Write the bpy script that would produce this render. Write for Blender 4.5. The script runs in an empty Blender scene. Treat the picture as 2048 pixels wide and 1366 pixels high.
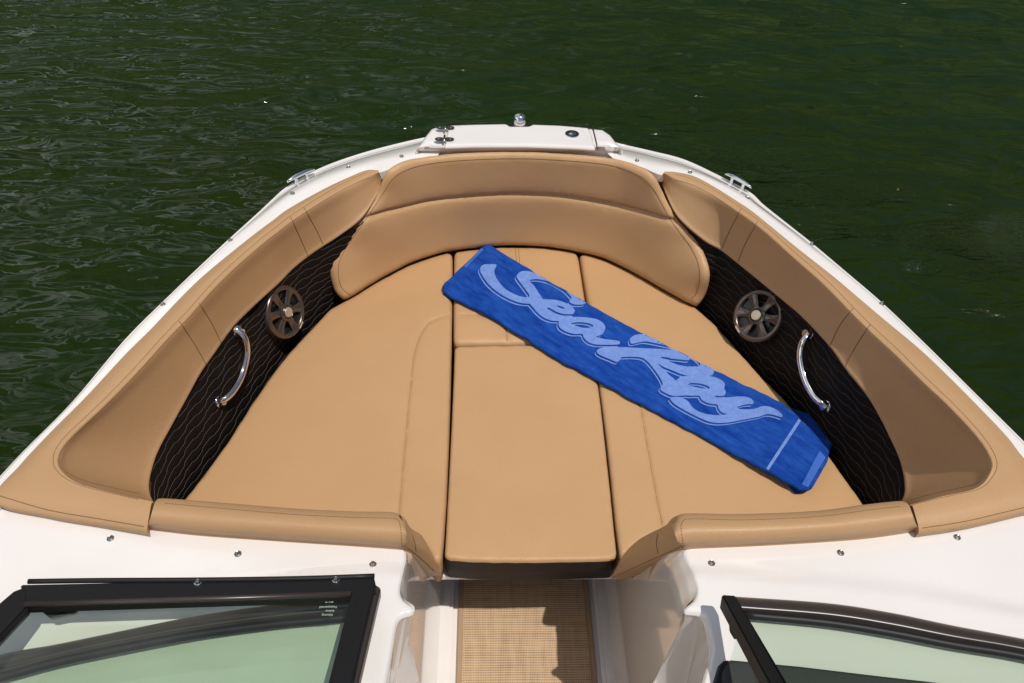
import bpy, bmesh, math, random
import numpy as np
from mathutils import Vector, noise, Matrix
from mathutils.geometry import delaunay_2d_cdt
from mathutils.bvhtree import BVHTree
random.seed(4); R_ = math.radians
scene = bpy.context.scene
# ------------------------------------------------------------------ camera
W0, H0 = 2048, 1366
FPX = 28/36*2048
PITCH, YAW, ROLL, CX, CZ = R_(43.86), R_(2.889), R_(2.464), -.1414, 1.992
_r = np.array([math.cos(YAW), -math.sin(YAW), 0.]); _f0 = np.array([math.sin(YAW), math.cos(YAW), 0.])
_fw = _f0*math.cos(PITCH)+np.array([0, 0, -1.])*math.sin(PITCH)
_up = _f0*math.sin(PITCH)+np.array([0, 0, 1.])*math.cos(PITCH)
CR_ = _r*math.cos(ROLL)+_up*math.sin(ROLL); CU_ = -_r*math.sin(ROLL)+_up*math.cos(ROLL)
CAMP = np.array([CX, 0, CZ])
cam_d = bpy.data.cameras.new('camera'); cam = bpy.data.objects.new('camera', cam_d)
scene.collection.objects.link(cam); scene.camera = cam
cam_d.sensor_width = 36; cam_d.lens = 28; cam_d.clip_end = 2000; cam_d.clip_start = .05
M = Matrix.Identity(4)
for i in range(3):
    M[i][0] = CR_[i]; M[i][1] = CU_[i]; M[i][2] = -_fw[i]; M[i][3] = CAMP[i]
cam.matrix_world = M
# ------------------------------------------------------------------ light
SUN = Vector((.27, -.27, 1)).normalized()
sd = bpy.data.lights.new('sun', 'SUN'); sd.energy = 3.3; sd.angle = R_(.53); sd.color = (1, .955, .89)
so = bpy.data.objects.new('sun', sd); scene.collection.objects.link(so)
so.rotation_euler = SUN.to_track_quat('Z', 'Y').to_euler()
world = bpy.data.worlds.new('World'); scene.world = world; world.use_nodes = True
nt = world.node_tree; bg = nt.nodes['Background']; bg.inputs[1].default_value = .065
sky = nt.nodes.new('ShaderNodeTexSky'); sky.sky_type = 'NISHITA'; sky.sun_disc = False
sky.sun_elevation = math.asin(SUN.z); sky.sun_rotation = math.atan2(SUN.x, SUN.y)
tc = nt.nodes.new('ShaderNodeTexCoord'); mp = nt.nodes.new('ShaderNodeMapping'); mp.inputs['Scale'].default_value = (1, 1, 2.6)
cn = nt.nodes.new('ShaderNodeTexNoise'); cn.inputs['Scale'].default_value = 2.3; cn.inputs['Detail'].default_value = 7
crp = nt.nodes.new('ShaderNodeValToRGB'); crp.color_ramp.elements[0].position = .47; crp.color_ramp.elements[1].position = .60
cmx = nt.nodes.new('ShaderNodeMix'); cmx.data_type = 'RGBA'
nt.links.new(tc.outputs['Generated'], mp.inputs[0]); nt.links.new(mp.outputs[0], cn.inputs[0]); nt.links.new(cn.outputs[0], crp.inputs[0])
sxw = nt.nodes.new('ShaderNodeSeparateXYZ'); nt.links.new(tc.outputs['Generated'], sxw.inputs[0])
mw = nt.nodes.new('ShaderNodeMapRange'); mw.inputs[1].default_value = .10; mw.inputs[2].default_value = -.35; nt.links.new(sxw.outputs[0], mw.inputs[0])
mm = nt.nodes.new('ShaderNodeMath'); mm.operation = 'MULTIPLY'; nt.links.new(crp.outputs[0], mm.inputs[0]); nt.links.new(mw.outputs[0], mm.inputs[1])
nt.links.new(mm.outputs[0], cmx.inputs[0]); nt.links.new(sky.outputs[0], cmx.inputs[6]); cmx.inputs[7].default_value = (19, 19.6, 19, 1)
nt.links.new(cmx.outputs[2], bg.inputs[0])
vs = scene.view_settings; vs.view_transform = 'Standard'; vs.look = 'None'; vs.exposure = 0; vs.gamma = 1; vs.use_curve_mapping = False
scene.render.engine = 'CYCLES'; scene.render.resolution_x = 1024; scene.render.resolution_y = 683
scene.cycles.max_bounces = 10; scene.cycles.transparent_max_bounces = 12

# ------------------------------------------------------------------ helpers
def P(x, y, z):
    x = np.asarray(x, float); y = np.asarray(y, float); z = np.asarray(z, float)
    d = _fw+CR_*((x-W0/2)/FPX)[..., None]+CU_*((H0/2-y)/FPX)[..., None]
    return CAMP+d*((z-CZ)/d[..., 2])[..., None]
def px_of(p):
    d = np.asarray(p, float)-CAMP
    z = d@_fw
    return np.stack([W0/2+FPX*(d@CR_)/z, H0/2-FPX*(d@CU_)/z], -1)
def cr(pts, sub=6, closed=False):
    p = np.asarray(pts, float); n = len(p); out = []
    rng = n if closed else n-1
    for i in range(rng):
        a, b = p[i], p[(i+1) % n]
        p0 = p[(i-1) % n] if (closed or i > 0) else 2*a-b
        p3 = p[(i+2) % n] if (closed or i < n-2) else 2*b-a
        t = (np.arange(sub)/sub)[:, None]
        out.append(.5*((2*a)+(-p0+b)*t+(2*p0-5*a+4*b-p3)*t**2+(-p0+3*a-3*b+p3)*t**3))
    out = np.concatenate(out)
    return out if closed else np.concatenate([out, p[-1:]])
def resample(p, step, closed=False):
    p = np.asarray(p, float)
    q = np.concatenate([p, p[:1]]) if closed else p
    s = np.concatenate([[0], np.cumsum(np.linalg.norm(np.diff(q, axis=0), axis=1))])
    n = max(2, int(round(s[-1]/step)))
    t = np.linspace(0, s[-1], n+1)
    r = np.stack([np.interp(t, s, q[:, k]) for k in range(q.shape[1])], -1)
    return r[:-1] if closed else r
def dist_to(pts, poly, closed=True):
    q = np.concatenate([poly, poly[:1]]) if closed else poly
    a = q[:-1]; b = q[1:]; ab = b-a; L = (ab**2).sum(1)+1e-12
    best = np.full(len(pts), 1e9)
    for k in range(0, len(a), 32):
        A = a[None, k:k+32]; AB = ab[None, k:k+32]
        t = np.clip(((pts[:, None]-A)*AB).sum(2)/L[None, k:k+32], 0, 1)
        d = np.sqrt(((pts[:, None]-A-AB*t[..., None])**2).sum(2)).min(1)
        best = np.minimum(best, d)
    return best
def inside(pts, poly):
    x, y = pts[:, 0], pts[:, 1]; c = np.zeros(len(pts), bool)
    n = len(poly)
    for i in range(n):
        x1, y1 = poly[i]; x2, y2 = poly[(i+1) % n]
        if y1 == y2: continue
        k = ((y1 > y) != (y2 > y)) & (x < (x2-x1)*(y-y1)/(y2-y1)+x1)
        c ^= k
    return c
def link(name, me, mats, parent=None, smooth=True):
    for m in (mats if isinstance(mats, (list, tuple)) else [mats]): me.materials.append(m)
    if smooth: me.shade_smooth()
    o = bpy.data.objects.new(name, me); scene.collection.objects.link(o)
    if parent is not None:
        o.parent = parent
    return o
def mesh(name, verts, faces, mats, parent=None, smooth=True, fmat=None, sharp=None):
    me = bpy.data.meshes.new(name)
    me.from_pydata([tuple(map(float, v)) for v in verts], [], [tuple(map(int, f)) for f in faces]); me.update()
    o = link(name, me, mats, parent, smooth)
    if fmat is not None: me.polygons.foreach_set('material_index', np.asarray(fmat, dtype=np.int32))
    if sharp: me.set_sharp_from_angle(angle=R_(sharp))
    return o
def recalc(o):
    bm = bmesh.new(); bm.from_mesh(o.data); bmesh.ops.recalc_face_normals(bm, faces=bm.faces); bm.to_mesh(o.data); bm.free()
def tag(o, label=None, cat=None, group=None, kind=None):
    if label: o['label'] = label
    if cat: o['category'] = cat
    if group: o['group'] = group
    if kind: o['kind'] = kind
    return o
def empty(name, loc=(0, 0, 0)):
    o = bpy.data.objects.new(name, None); scene.collection.objects.link(o); o.location = loc
    o.empty_display_size = .1
    return o
def bvh_of(*objs):
    V = []; F = []
    for o in objs:
        k = len(V); V += [v.co.copy() for v in o.data.vertices]; F += [[i+k for i in p.vertices] for p in o.data.polygons]
    return BVHTree.FromPolygons(V, F)
def hit(bvh, x, y):
    d = P(x, y, 0.)-CAMP; d /= np.linalg.norm(d)
    h = bvh.ray_cast(Vector(CAMP), Vector(d))
    if h[0] is None: return None, None
    n = h[1]
    if n.dot(Vector(d)) > 0: n = -n
    return np.array(h[0]), np.array(n)
def tubes(name, paths, r, mat, parent=None, sides=6, cap=True, closed=False):
    V = []; F = []
    for path in paths:
        p = np.asarray(path, float); n = len(p)
        rr = r if np.ndim(r) else np.full(n, r)
        t = np.gradient(p, axis=0); t /= (np.linalg.norm(t, axis=1)[:, None]+1e-12)
        u = np.cross(t[0], [0, 0, 1.]);
        if np.linalg.norm(u) < 1e-3: u = np.array([1., 0, 0])
        u /= np.linalg.norm(u); k0 = len(V)
        for i in range(n):
            u = u-t[i]*(u@t[i]); u /= np.linalg.norm(u); w = np.cross(t[i], u)
            for s in range(sides):
                a = 2*math.pi*s/sides; V.append(p[i]+rr[i]*(math.cos(a)*u+math.sin(a)*w))
        for i in range(n-1):
            for s in range(sides):
                a = k0+i*sides; b = a+sides; F.append((a+s, a+(s+1) % sides, b+(s+1) % sides, b+s))
        if cap:
            F.append(tuple(k0+s for s in reversed(range(sides)))); F.append(tuple(k0+(n-1)*sides+s for s in range(sides)))
    return mesh(name, V, F, mat, parent)
def frame_of(n, t=None):
    n = np.asarray(n, float); n /= np.linalg.norm(n)
    t = np.array([0, 0, 1.]) if t is None else np.asarray(t, float)
    t = t-n*(t@n)
    if np.linalg.norm(t) < 1e-4: t = np.array([1., 0, 0]); t = t-n*(t@n)
    t /= np.linalg.norm(t); b = np.cross(n, t)
    return n, t, b
def lathe(name, c, n, prof, mat, parent=None, seg=28, t=None, sx=1., sharp=35):
    """prof: (radius, height along n)"""
    n, t, b = frame_of(n, t); V = []; F = []
    for (r, h) in prof:
        for s in range(seg):
            a = 2*math.pi*s/seg; V.append(c+n*h+r*(math.cos(a)*t*sx+math.sin(a)*b))
    for i in range(len(prof)-1):
        for s in range(seg):
            a = i*seg; F.append((a+s, a+(s+1) % seg, a+seg+(s+1) % seg, a+seg+s))
    F.append(tuple((len(prof)-1)*seg+s for s in range(seg)))
    o = mesh(name, V, F, mat, parent, sharp=sharp); recalc(o); return o
def loft(name, stations, mats, parent=None, su=6, sv=4, vlin=False, fmat=None, disp=None, cap=False):
    """stations: list of lists of 3D points"""
    S = np.array(stations, float)           # u, v, 3
    n, m, _ = S.shape
    A = cr(S.reshape(n, m*3), su).reshape(-1, m, 3)
    if not vlin or sv > 1:
        B = A.transpose(1, 0, 2).reshape(m, -1)
        if vlin:
            t = np.linspace(0, m-1, (m-1)*sv+1); i = np.minimum(t.astype(int), m-2); f = (t-i)[:, None]
            B = B[i]*(1-f)+B[i+1]*f
        else: B = cr(B, sv)
        A = B.reshape(len(B), -1, 3).transpose(1, 0, 2)
    if disp is not None: A = disp(A)
    nu, nv = A.shape[:2]
    F = [(i*nv+j, i*nv+j+1, (i+1)*nv+j+1, (i+1)*nv+j) for i in range(nu-1) for j in range(nv-1)]
    if cap: F += [tuple(range(nv))[::-1], tuple((nu-1)*nv+j for j in range(nv))]
    o = mesh(name, A.reshape(-1, 3), F, mats, parent, fmat=fmat)
    return o, A
def box(name, lo, hi, mat, parent=None, bev=.004):
    bm = bmesh.new(); bmesh.ops.create_cube(bm, size=1)
    for v in bm.verts:
        v.co = Vector([(lo[i]+hi[i])/2+v.co[i]*(hi[i]-lo[i]) for i in range(3)])
    if bev: bmesh.ops.bevel(bm, geom=bm.edges[:], offset=bev, segments=2, affect='EDGES')
    me = bpy.data.meshes.new(name); bm.to_mesh(me); bm.free()
    return link(name, me, mat, parent, False)
def prism(name, quad, thick, mat, parent=None, bev=.003, direction=None):
    """polygon 3D extruded along -normal"""
    q = [Vector(map(float, v)) for v in quad]
    n = (q[1]-q[0]).cross(q[2]-q[0]).normalized()
    if n.z < 0: q.reverse(); n = -n
    if direction is not None: n = Vector(direction).normalized()
    bm = bmesh.new(); a = [bm.verts.new(v) for v in q]; b = [bm.verts.new(v-n*thick) for v in q]
    bm.faces.new(a); bm.faces.new(b[::-1]); k = len(q)
    for i in range(k): bm.faces.new((a[i], b[i], b[(i+1) % k], a[(i+1) % k]))
    bmesh.ops.recalc_face_normals(bm, faces=bm.faces)
    if bev: bmesh.ops.bevel(bm, geom=bm.edges[:], offset=bev, segments=2, affect='EDGES')
    me = bpy.data.meshes.new(name); bm.to_mesh(me); bm.free()
    return link(name, me, mat, parent, False)
def tps(ctrl):
    c = np.array(ctrl, float); X = c[:, :2]/500.; n = len(X)
    def K(a, b):
        r2 = ((a[:, None]-b[None])**2).sum(2)+1e-12
        return .5*r2*np.log(r2)
    A = np.zeros((n+3, n+3)); A[:n, :n] = K(X, X)+np.eye(n)*2e-4; A[:n, n] = 1; A[:n, n+1:] = X; A[n, :n] = 1; A[n+1:, :n] = X.T
    w = np.linalg.solve(A, np.concatenate([c[:, 2], [0, 0, 0]]))
    def f(x, y):
        Q = np.stack([np.asarray(x, float).ravel(), np.asarray(y, float).ravel()], -1)/500.
        v = K(Q, X)@w[:n]+w[n]+Q@w[n+1:]
        return v.reshape(np.shape(x))
    return f
def sheet(name, outline, zf, mat, parent=None, Rm=.0, ppm=700., T=0., crown=0., seams=(), step=14, ostep=9,
          side_mat=None, extra=(), rfun=None, noise_amp=0., anchor=False, tdir=None, upn=False, pucker=0.):
    """a pad, cushion or deck moulding built over a ground outline; Rm edge radius, T thickness"""
    ol = resample(outline, ostep, True)
    area = .5*np.sum(ol[:, 0]*np.roll(ol[:, 1], -1)-np.roll(ol[:, 0], -1)*ol[:, 1])
    if area < 0: ol = ol[::-1]
    n = len(ol); Rp = Rm*ppm
    tan = np.roll(ol, -1, 0)-np.roll(ol, 1, 0); tan /= np.linalg.norm(tan, axis=1)[:, None]
    nin = np.stack([-tan[:, 1], tan[:, 0]], -1)
    pts = [ol]; edges = [(i, (i+1) % n) for i in range(n)]; cnt = n
    soft = []
    if Rp > 0:
        for k in (.08, .25, .5, .8, 1.15):
            q = ol+nin*Rp*k; d = dist_to(q, ol); soft.append(q[(d > Rp*k*.93) & inside(q, ol)])
    sl = []
    for s in seams:
        pl = resample(cr(s[0], 5) if len(s[0]) > 2 else np.array(s[0], float), 7)
        w = s[2]*ppm; sl.append((pl, s[1], w))
        t = np.gradient(pl, axis=0); t /= np.linalg.norm(t, axis=1)[:, None]; nn = np.stack([-t[:, 1], t[:, 0]], -1)
        for k in (0, -.6, .6, -1.3, 1.3, -2.4, 2.4): soft.append(pl+nn*w*k)
    for e in extra: soft.append(resample(np.array(e, float), 8))
    lo = ol.min(0); hi = ol.max(0)
    gx, gy = np.meshgrid(np.arange(lo[0], hi[0], step), np.arange(lo[1], hi[1], step))
    gx = gx+(np.arange(gx.shape[0]) % 2)[:, None]*step*.5
    g = np.stack([gx.ravel(), gy.ravel()], -1)
    d = dist_to(g, ol); g = g[inside(g, ol) & (d > max(Rp*1.3, step*.45))]
    base = list(soft)+[g]
    q = np.concatenate(base) if base else np.zeros((0, 2))
    q = q[inside(q, ol)]; q = q[dist_to(q, ol) > 1.0]
    allp = np.concatenate([ol, q])
    # dedupe
    key = np.round(allp/1.2).astype(int); _, idx = np.unique(key, axis=0, return_index=True)
    keep = np.zeros(len(allp), bool); keep[idx] = True; keep[:n] = True
    allp = allp[keep]
    res = delaunay_2d_cdt([Vector(p) for p in allp], edges, [], 1, 1e-4)
    V2 = np.array([tuple(v) for v in res[0]]); Fc = [f for f in res[2]]
    cen = np.array([V2[list(f)].mean(0) for f in Fc]); ok = inside(cen, ol)
    Fc = [f for f, k in zip(Fc, ok) if k]
    order = {}
    d = dist_to(V2, ol)
    z = zf(V2[:, 0], V2[:, 1]) if callable(zf) else np.full(len(V2), float(zf))
    B = P(V2[:, 0], V2[:, 1], z)
    if callable(zf) and not upn:
        e = 3.
        zx = zf(V2[:, 0]+e, V2[:, 1]); zy = zf(V2[:, 0], V2[:, 1]-e)
        N = np.cross(P(V2[:, 0]+e, V2[:, 1], zx)-B, P(V2[:, 0], V2[:, 1]-e, zy)-B)
        N /= np.linalg.norm(N, axis=1)[:, None]
        tocam = CAMP-B; N *= np.sign((N*tocam).sum(1))[:, None]
    else: N = np.tile([0, 0, 1.], (len(V2), 1))
    h = np.zeros(len(V2))
    if Rp > 0:
        k = np.clip(1-d/Rp, 0, 1); h += Rm*np.sqrt(np.clip(1-k**2, 0, 1))-(0 if anchor else Rm)
    if crown: h += crown*(1-np.exp(-d/(ppm*.09)))
    for pl, dep, w in sl:
        ds = dist_to(V2, pl, False); h -= dep*(np.exp(-(ds/w)**2)+.35*np.exp(-(ds/(w*3.2))**2))
    if noise_amp:
        h += noise_amp*np.array([noise.noise(Vector((b[0]*7, b[1]*7, b[2]*7)))+.5*noise.noise(Vector((b[0]*19, b[1]*19, 3))) for b in B])
    if pucker:
        h += pucker*np.array([noise.noise(Vector((b[0]*34, b[1]*34, b[2]*34))) for b in B])*np.exp(-d/16.)
        for pl, dep, w in sl: h += pucker*1.3*np.array([noise.noise(Vector((b[0]*42, b[1]*42, 7))) for b in B])*np.exp(-dist_to(V2, pl, False)/11.)
    if rfun is not None: h += rfun(V2, B, d)
    V = list(B+N*h[:, None]); F = list(Fc); fm = [0]*len(F)
    if T > 0:
        # boundary loop
        mp_ = []
        for i in range(n):
            j = int(np.argmin(((V2-ol[i])**2).sum(1))); mp_.append(j)
        prev = mp_; cenw = B.mean(0)
        steps = (.12, .5, 1.) if T > .03 else (1.,)
        for s in steps:
            k0 = len(V)
            for i in mp_: 
                V.append(V[i]+(tdir(V[i]) if tdir is not None else -N[i])*T*s)
            cur = [k0+i for i in range(n)]
            for i in range(n):
                F.append((prev[i], prev[(i+1) % n], cur[(i+1) % n], cur[i])); fm.append(1 if side_mat is not None else 0)
            prev = cur
        F.append(tuple(prev)); fm.append(1 if side_mat is not None else 0)
    mats = [mat]+([side_mat] if side_mat is not None else [])
    o = mesh(name, V, F, mats, parent, fmat=fm); recalc(o)
    if o.data.polygons[0].normal.dot(Vector(N[0])) < 0 and T == 0: o.data.flip_normals()
    return o
def stitch(name, bvhs, lines, mat, parent, r=.0011, lift=.0006, dash=None, smooth=True):
    paths = []
    for ln in lines:
        pl = cr(ln, 6) if (len(ln) > 2 and smooth) else np.array(ln, float)
        pl = resample(pl, 4)
        cur = []
        for (x, y) in pl:
            p, nn = hit(bvhs, x, y)
            if p is None:
                if len(cur) > 2: paths.append(cur)
                cur = []; continue
            q = p+nn*lift
            if cur and np.linalg.norm(q-cur[-1]) > .06:
                if len(cur) > 2: paths.append(cur)
                cur = []
            cur.append(q)
        if len(cur) > 2: paths.append(cur)
    if dash:
        out = []
        for c in paths:
            c = resample(c, dash)
            for i in range(0, len(c)-1, 1):
                out.append([c[i]*.85+c[i+1]*.15, (c[i]+c[i+1])/2, c[i]*.22+c[i+1]*.78])
        paths = out
    if not paths: return None
    return tubes(name, paths, r, mat, parent, sides=5)

# ------------------------------------------------------------------ materials
def mat(name, col, rough=.5, metal=0., spec=.5, ior=None, coat=0., coat_r=.05, sheen=0.):
    m = bpy.data.materials.new(name); m.use_nodes = True
    b = m.node_tree.nodes['Principled BSDF']
    b.inputs['Base Color'].default_value = (*col, 1); b.inputs['Roughness'].default_value = rough
    b.inputs['Metallic'].default_value = metal; b.inputs['Specular IOR Level'].default_value = spec
    b.inputs['Coat Weight'].default_value = coat; b.inputs['Coat Roughness'].default_value = coat_r
    b.inputs['Sheen Weight'].default_value = sheen
    if ior: b.inputs['IOR'].default_value = ior
    return m
class NG:
    def __init__(s, m): s.m = m; s.t = m.node_tree; s.b = s.t.nodes['Principled BSDF']; s.co = s.t.nodes.new('ShaderNodeTexCoord')
    def n(s, ty, **kw):
        x = s.t.nodes.new(ty)
        for k, v in kw.items(): setattr(x, k, v)
        return x
    def l(s, a, b): s.t.links.new(a, b)
    def noise(s, sc, det=4, rough=.5, vec=None, scale=None):
        x = s.n('ShaderNodeTexNoise'); x.inputs['Scale'].default_value = sc; x.inputs['Detail'].default_value = det; x.inputs['Roughness'].default_value = rough
        v = s.co.outputs['Object'] if vec is None else vec
        if scale:
            q = s.n('ShaderNodeMapping'); q.inputs['Scale'].default_value = scale; s.l(v, q.inputs[0]); v = q.outputs[0]
        s.l(v, x.inputs[0]); return x.outputs[0]
    def ramp(s, f, p0, c0, p1, c1):
        x = s.n('ShaderNodeValToRGB'); e = x.color_ramp.elements
        e[0].position = p0; e[0].color = (*c0, 1); e[1].position = p1; e[1].color = (*c1, 1); s.l(f, x.inputs[0]); return x.outputs[0]
    def math(s, op, a, b=None):
        x = s.n('ShaderNodeMath', operation=op)
        for i, v in enumerate((a, b)):
            if v is None: continue
            if isinstance(v, (int, float)): x.inputs[i].default_value = v
            else: s.l(v, x.inputs[i])
        return x.outputs[0]
    def bump(s, h, st, dist, prev=None):
        x = s.n('ShaderNodeBump'); x.inputs['Strength'].default_value = st; x.inputs['Distance'].default_value = dist
        s.l(h, x.inputs['Height'])
        if prev is not None: s.l(prev, x.inputs['Normal'])
        s.l(x.outputs[0], s.b.inputs['Normal']); return x.outputs[0]
def leather(name, col, perf=False):
    m = mat(name, col, .46, spec=.38); g = NG(m)
    big = g.noise(3.2, 3); c2 = tuple(v*.965 for v in col)
    c = g.ramp(big, .32, c2, .68, tuple(min(1, v*1.02) for v in col)); g.l(c, g.b.inputs['Base Color'])
    vo = g.n('ShaderNodeTexVoronoi'); vo.inputs['Scale'].default_value = 260 if perf else 330; g.l(g.co.outputs['Object'], vo.inputs[0])
    b = g.bump(vo.outputs[0], .5 if perf else .42, .0009)
    b = g.bump(g.noise(14, 5, .55), .28, .004, b)
    b = g.bump(g.noise(3.5, 2), .08, .012, b)
    if perf:
        v2 = g.n('ShaderNodeTexVoronoi'); v2.inputs['Scale'].default_value = 190; v2.inputs['Randomness'].default_value = .15; g.l(g.co.outputs['Object'], v2.inputs[0])
        q = g.ramp(v2.outputs[0], .12, (0, 0, 0), .22, (1, 1, 1)); b = g.bump(q, .4, .001, b)
    r = g.n('ShaderNodeMapRange'); r.inputs[3].default_value = .40; r.inputs[4].default_value = .56; g.l(g.noise(22, 3), r.inputs[0]); g.l(r.outputs[0], g.b.inputs['Roughness'])
    return m
TAN = (.478, .284, .138)
M_seat = leather('tan vinyl', TAN)
M_pad = leather('tan perforated vinyl', (.448, .267, .134), True)
M_thread = mat('brown thread', (.20, .105, .045), .7)
M_lthread = mat('pale thread', (.165, .135, .095), .7)
M_gel = mat('white gelcoat', (.79, .74, .70), .07, spec=.5, coat=1., coat_r=.03)
g = NG(M_gel); cc = g.ramp(g.noise(2.5, 4), .3, (.745, .70, .668), .7, (.775, .73, .70)); g.l(cc, g.b.inputs['Base Color'])
g.bump(g.noise(3., 2), .03, .01)
M_blackv = mat('black vinyl', (.017, .012, .011), .55, spec=.3); g = NG(M_blackv); g.bump(g.noise(60, 4), .4, .002)
M_quilt = mat('quilted black vinyl', (.0065, .005, .0052), .6, spec=.12); g = NG(M_quilt); g.bump(g.noise(300, 3), .25, .0008)
M_chrome = mat('polished steel', (.72, .72, .74), .07, 1.)
M_steel = mat('brushed steel', (.45, .44, .43), .25, 1.)
M_gun = mat('smoked metal plastic', (.135, .105, .09), .25, .75)
M_dark = mat('dark plastic', (.012, .012, .013), .3)
M_rubber = mat('black rubber', (.012, .011, .011), .5, spec=.35)
M_frame = mat('black anodised frame', (.010, .009, .010), .5, spec=.3)
M_frame2 = mat('brown black rubber seal', (.035, .026, .023), .32, spec=.6)
M_badge = mat('silver badge', (.6, .5, .38), .4, .6)
M_dash = mat('charcoal dash vinyl', (.03, .03, .03), .6); g = NG(M_dash); g.bump(g.noise(250, 3), .4, .001)
M_etch = mat('white etching', (.75, .78, .75), .6)
M_clear = mat('clear lens', (.85, .92, 1), .02); M_clear.node_tree.nodes['Principled BSDF'].inputs['Transmission Weight'].default_value = .85
def glass(name, tint):
    m = bpy.data.materials.new(name); m.use_nodes = True; t = m.node_tree; t.nodes.clear()
    o = t.nodes.new('ShaderNodeOutputMaterial'); mx = t.nodes.new('ShaderNodeMixShader'); tr = t.nodes.new('ShaderNodeBsdfTransparent')
    gl = t.nodes.new('ShaderNodeBsdfGlossy'); fr = t.nodes.new('ShaderNodeMath'); fr.operation = 'MULTIPLY_ADD'; lw_ = t.nodes.new('ShaderNodeLayerWeight'); p5 = t.nodes.new('ShaderNodeMath'); p5.operation = 'POWER'; p5.inputs[1].default_value = 5; t.links.new(lw_.outputs['Facing'], p5.inputs[0]); t.links.new(p5.outputs[0], fr.inputs[0]); fr.inputs[1].default_value = .93; fr.inputs[2].default_value = .045
    tr.inputs[0].default_value = (*tint, 1); gl.inputs['Roughness'].default_value = .01
    t.links.new(fr.outputs[0], mx.inputs[0]); t.links.new(tr.outputs[0], mx.inputs[1]); t.links.new(gl.outputs[0], mx.inputs[2]); t.links.new(mx.outputs[0], o.inputs[0])
    return m
M_glass = glass('green tinted glass', (.81, .88, .80))
M_glassR = glass('green tinted windshield glass', (.80, .88, .80))
# woven mat
M_mat = mat('woven vinyl mat', (.5, .35, .2), .6, spec=.3); g = NG(M_mat)
sx = g.n('ShaderNodeSeparateXYZ'); g.l(g.co.outputs['Object'], sx.inputs[0])
jit = g.noise(40, 2, .5, None, (1, .25, 1))
def wave(co, per, ph=0.):
    return g.math('MULTIPLY_ADD', g.math('SINE', g.math('MULTIPLY', co, 2*math.pi/per)), .5)
rowc = g.math('ADD', sx.outputs[1], g.math('MULTIPLY', g.noise(30, 2, .5, None, (.15, 1, 1)), .004))
wy = g.n('ShaderNodeMath', operation='MULTIPLY_ADD'); g.l(g.math('SINE', g.math('MULTIPLY', rowc, 2*math.pi/.0078)), wy.inputs[0]); wy.inputs[1].default_value = .5; wy.inputs[2].default_value = .5
wx = g.n('ShaderNodeMath', operation='MULTIPLY_ADD'); g.l(g.math('SINE', g.math('MULTIPLY', sx.outputs[0], 2*math.pi/.0052)), wx.inputs[0]); wx.inputs[1].default_value = .5; wx.inputs[2].default_value = .5
streak = g.noise(60, 3, .6, None, (1, .12, 1)); streak2 = g.noise(60, 3, .6, None, (.12, 1, 1)); spk = g.noise(500, 2)
f = g.math('ADD', g.math('MULTIPLY', wy.outputs[0], .36), g.math('MULTIPLY', wx.outputs[0], .26))
f = g.math('ADD', f, g.math('MULTIPLY', g.math('ADD', streak, streak2), .42)); f = g.math('ADD', f, g.math('MULTIPLY', spk, .25))
c = g.ramp(f, .42, (.13, .075, .04), .97, (.56, .39, .24)); g.l(c, g.b.inputs['Base Color'])
g.bump(g.math('ADD', wy.outputs[0], g.math('MULTIPLY', wx.outputs[0], .5)), .5, .0015)
M_bind = mat('mat binding', (.36, .24, .14), .7)
# towel
M_towel = mat('blue terry', (.009, .060, .36), .9, spec=.1, sheen=.03); g = NG(M_towel)
g.b.inputs['Sheen Tint'].default_value = (.3, .5, 1, 1)
tq = g.n('ShaderNodeMapping'); tq.inputs['Scale'].default_value = (.8, 2.6, 1); tr_ = g.n('ShaderNodeMapping'); tr_.inputs['Rotation'].default_value = (0, 0, R_(47)); g.l(g.co.outputs['Object'], tr_.inputs[0]); g.l(tr_.outputs[0], tq.inputs[0])
c = g.ramp(g.noise(15, 8, .72, tq.outputs[0]), .38, (.003, .036, .25), .72, (.018, .092, .41)); g.l(c, g.b.inputs['Base Color'])  # brighter streaks paint the velour sheen of the wrinkles into the colour
b = g.bump(g.noise(420, 3, .7), .9, .0022); b = g.bump(g.noise(40, 5, .6), .4, .004, b)
M_letter = mat('light blue terry', (.15, .25, .58), .92, spec=.12); g = NG(M_letter)
c = g.ramp(g.noise(60, 5, .6), .3, (.125, .215, .53), .7, (.175, .285, .62)); g.l(c, g.b.inputs['Base Color']); g.bump(g.noise(800, 2), .6, .0012)
M_hem = mat('blue flat weave hem', (.03, .11, .44), .8); g = NG(M_hem); g.bump(g.noise(700, 2), .4, .0008)
# water
M_water = mat('green lake water', (.010, .024, .005), .03, ior=1.333); g = NG(M_water)
def wmap(rot, scl):
    q = g.n('ShaderNodeMapping'); q.inputs['Rotation'].default_value = (0, 0, R_(rot)); q.inputs['Scale'].default_value = scl
    g.l(g.co.outputs['Object'], q.inputs[0]); return q.outputs[0]
def wn(sc, rot, scl, det=3, rough=.5, dist=0.):
    x = g.n('ShaderNodeTexNoise'); x.inputs['Scale'].default_value = sc; x.inputs['Detail'].default_value = det; x.inputs['Roughness'].default_value = rough
    x.inputs['Distortion'].default_value = dist; g.l(wmap(rot, scl), x.inputs[0]); return x.outputs[0]
b = g.bump(wn(1.1, 20, (1, 2.2, 1), 1, .4, .6), 1., .17)
b = g.bump(wn(2.8, 14, (1, 2.3, 1), 1, .35, .9), 1., .066, b)
b = g.bump(wn(8.5, 25, (1, 2.2, 1), 1, .4, .5), .8, .0045, b)
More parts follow.
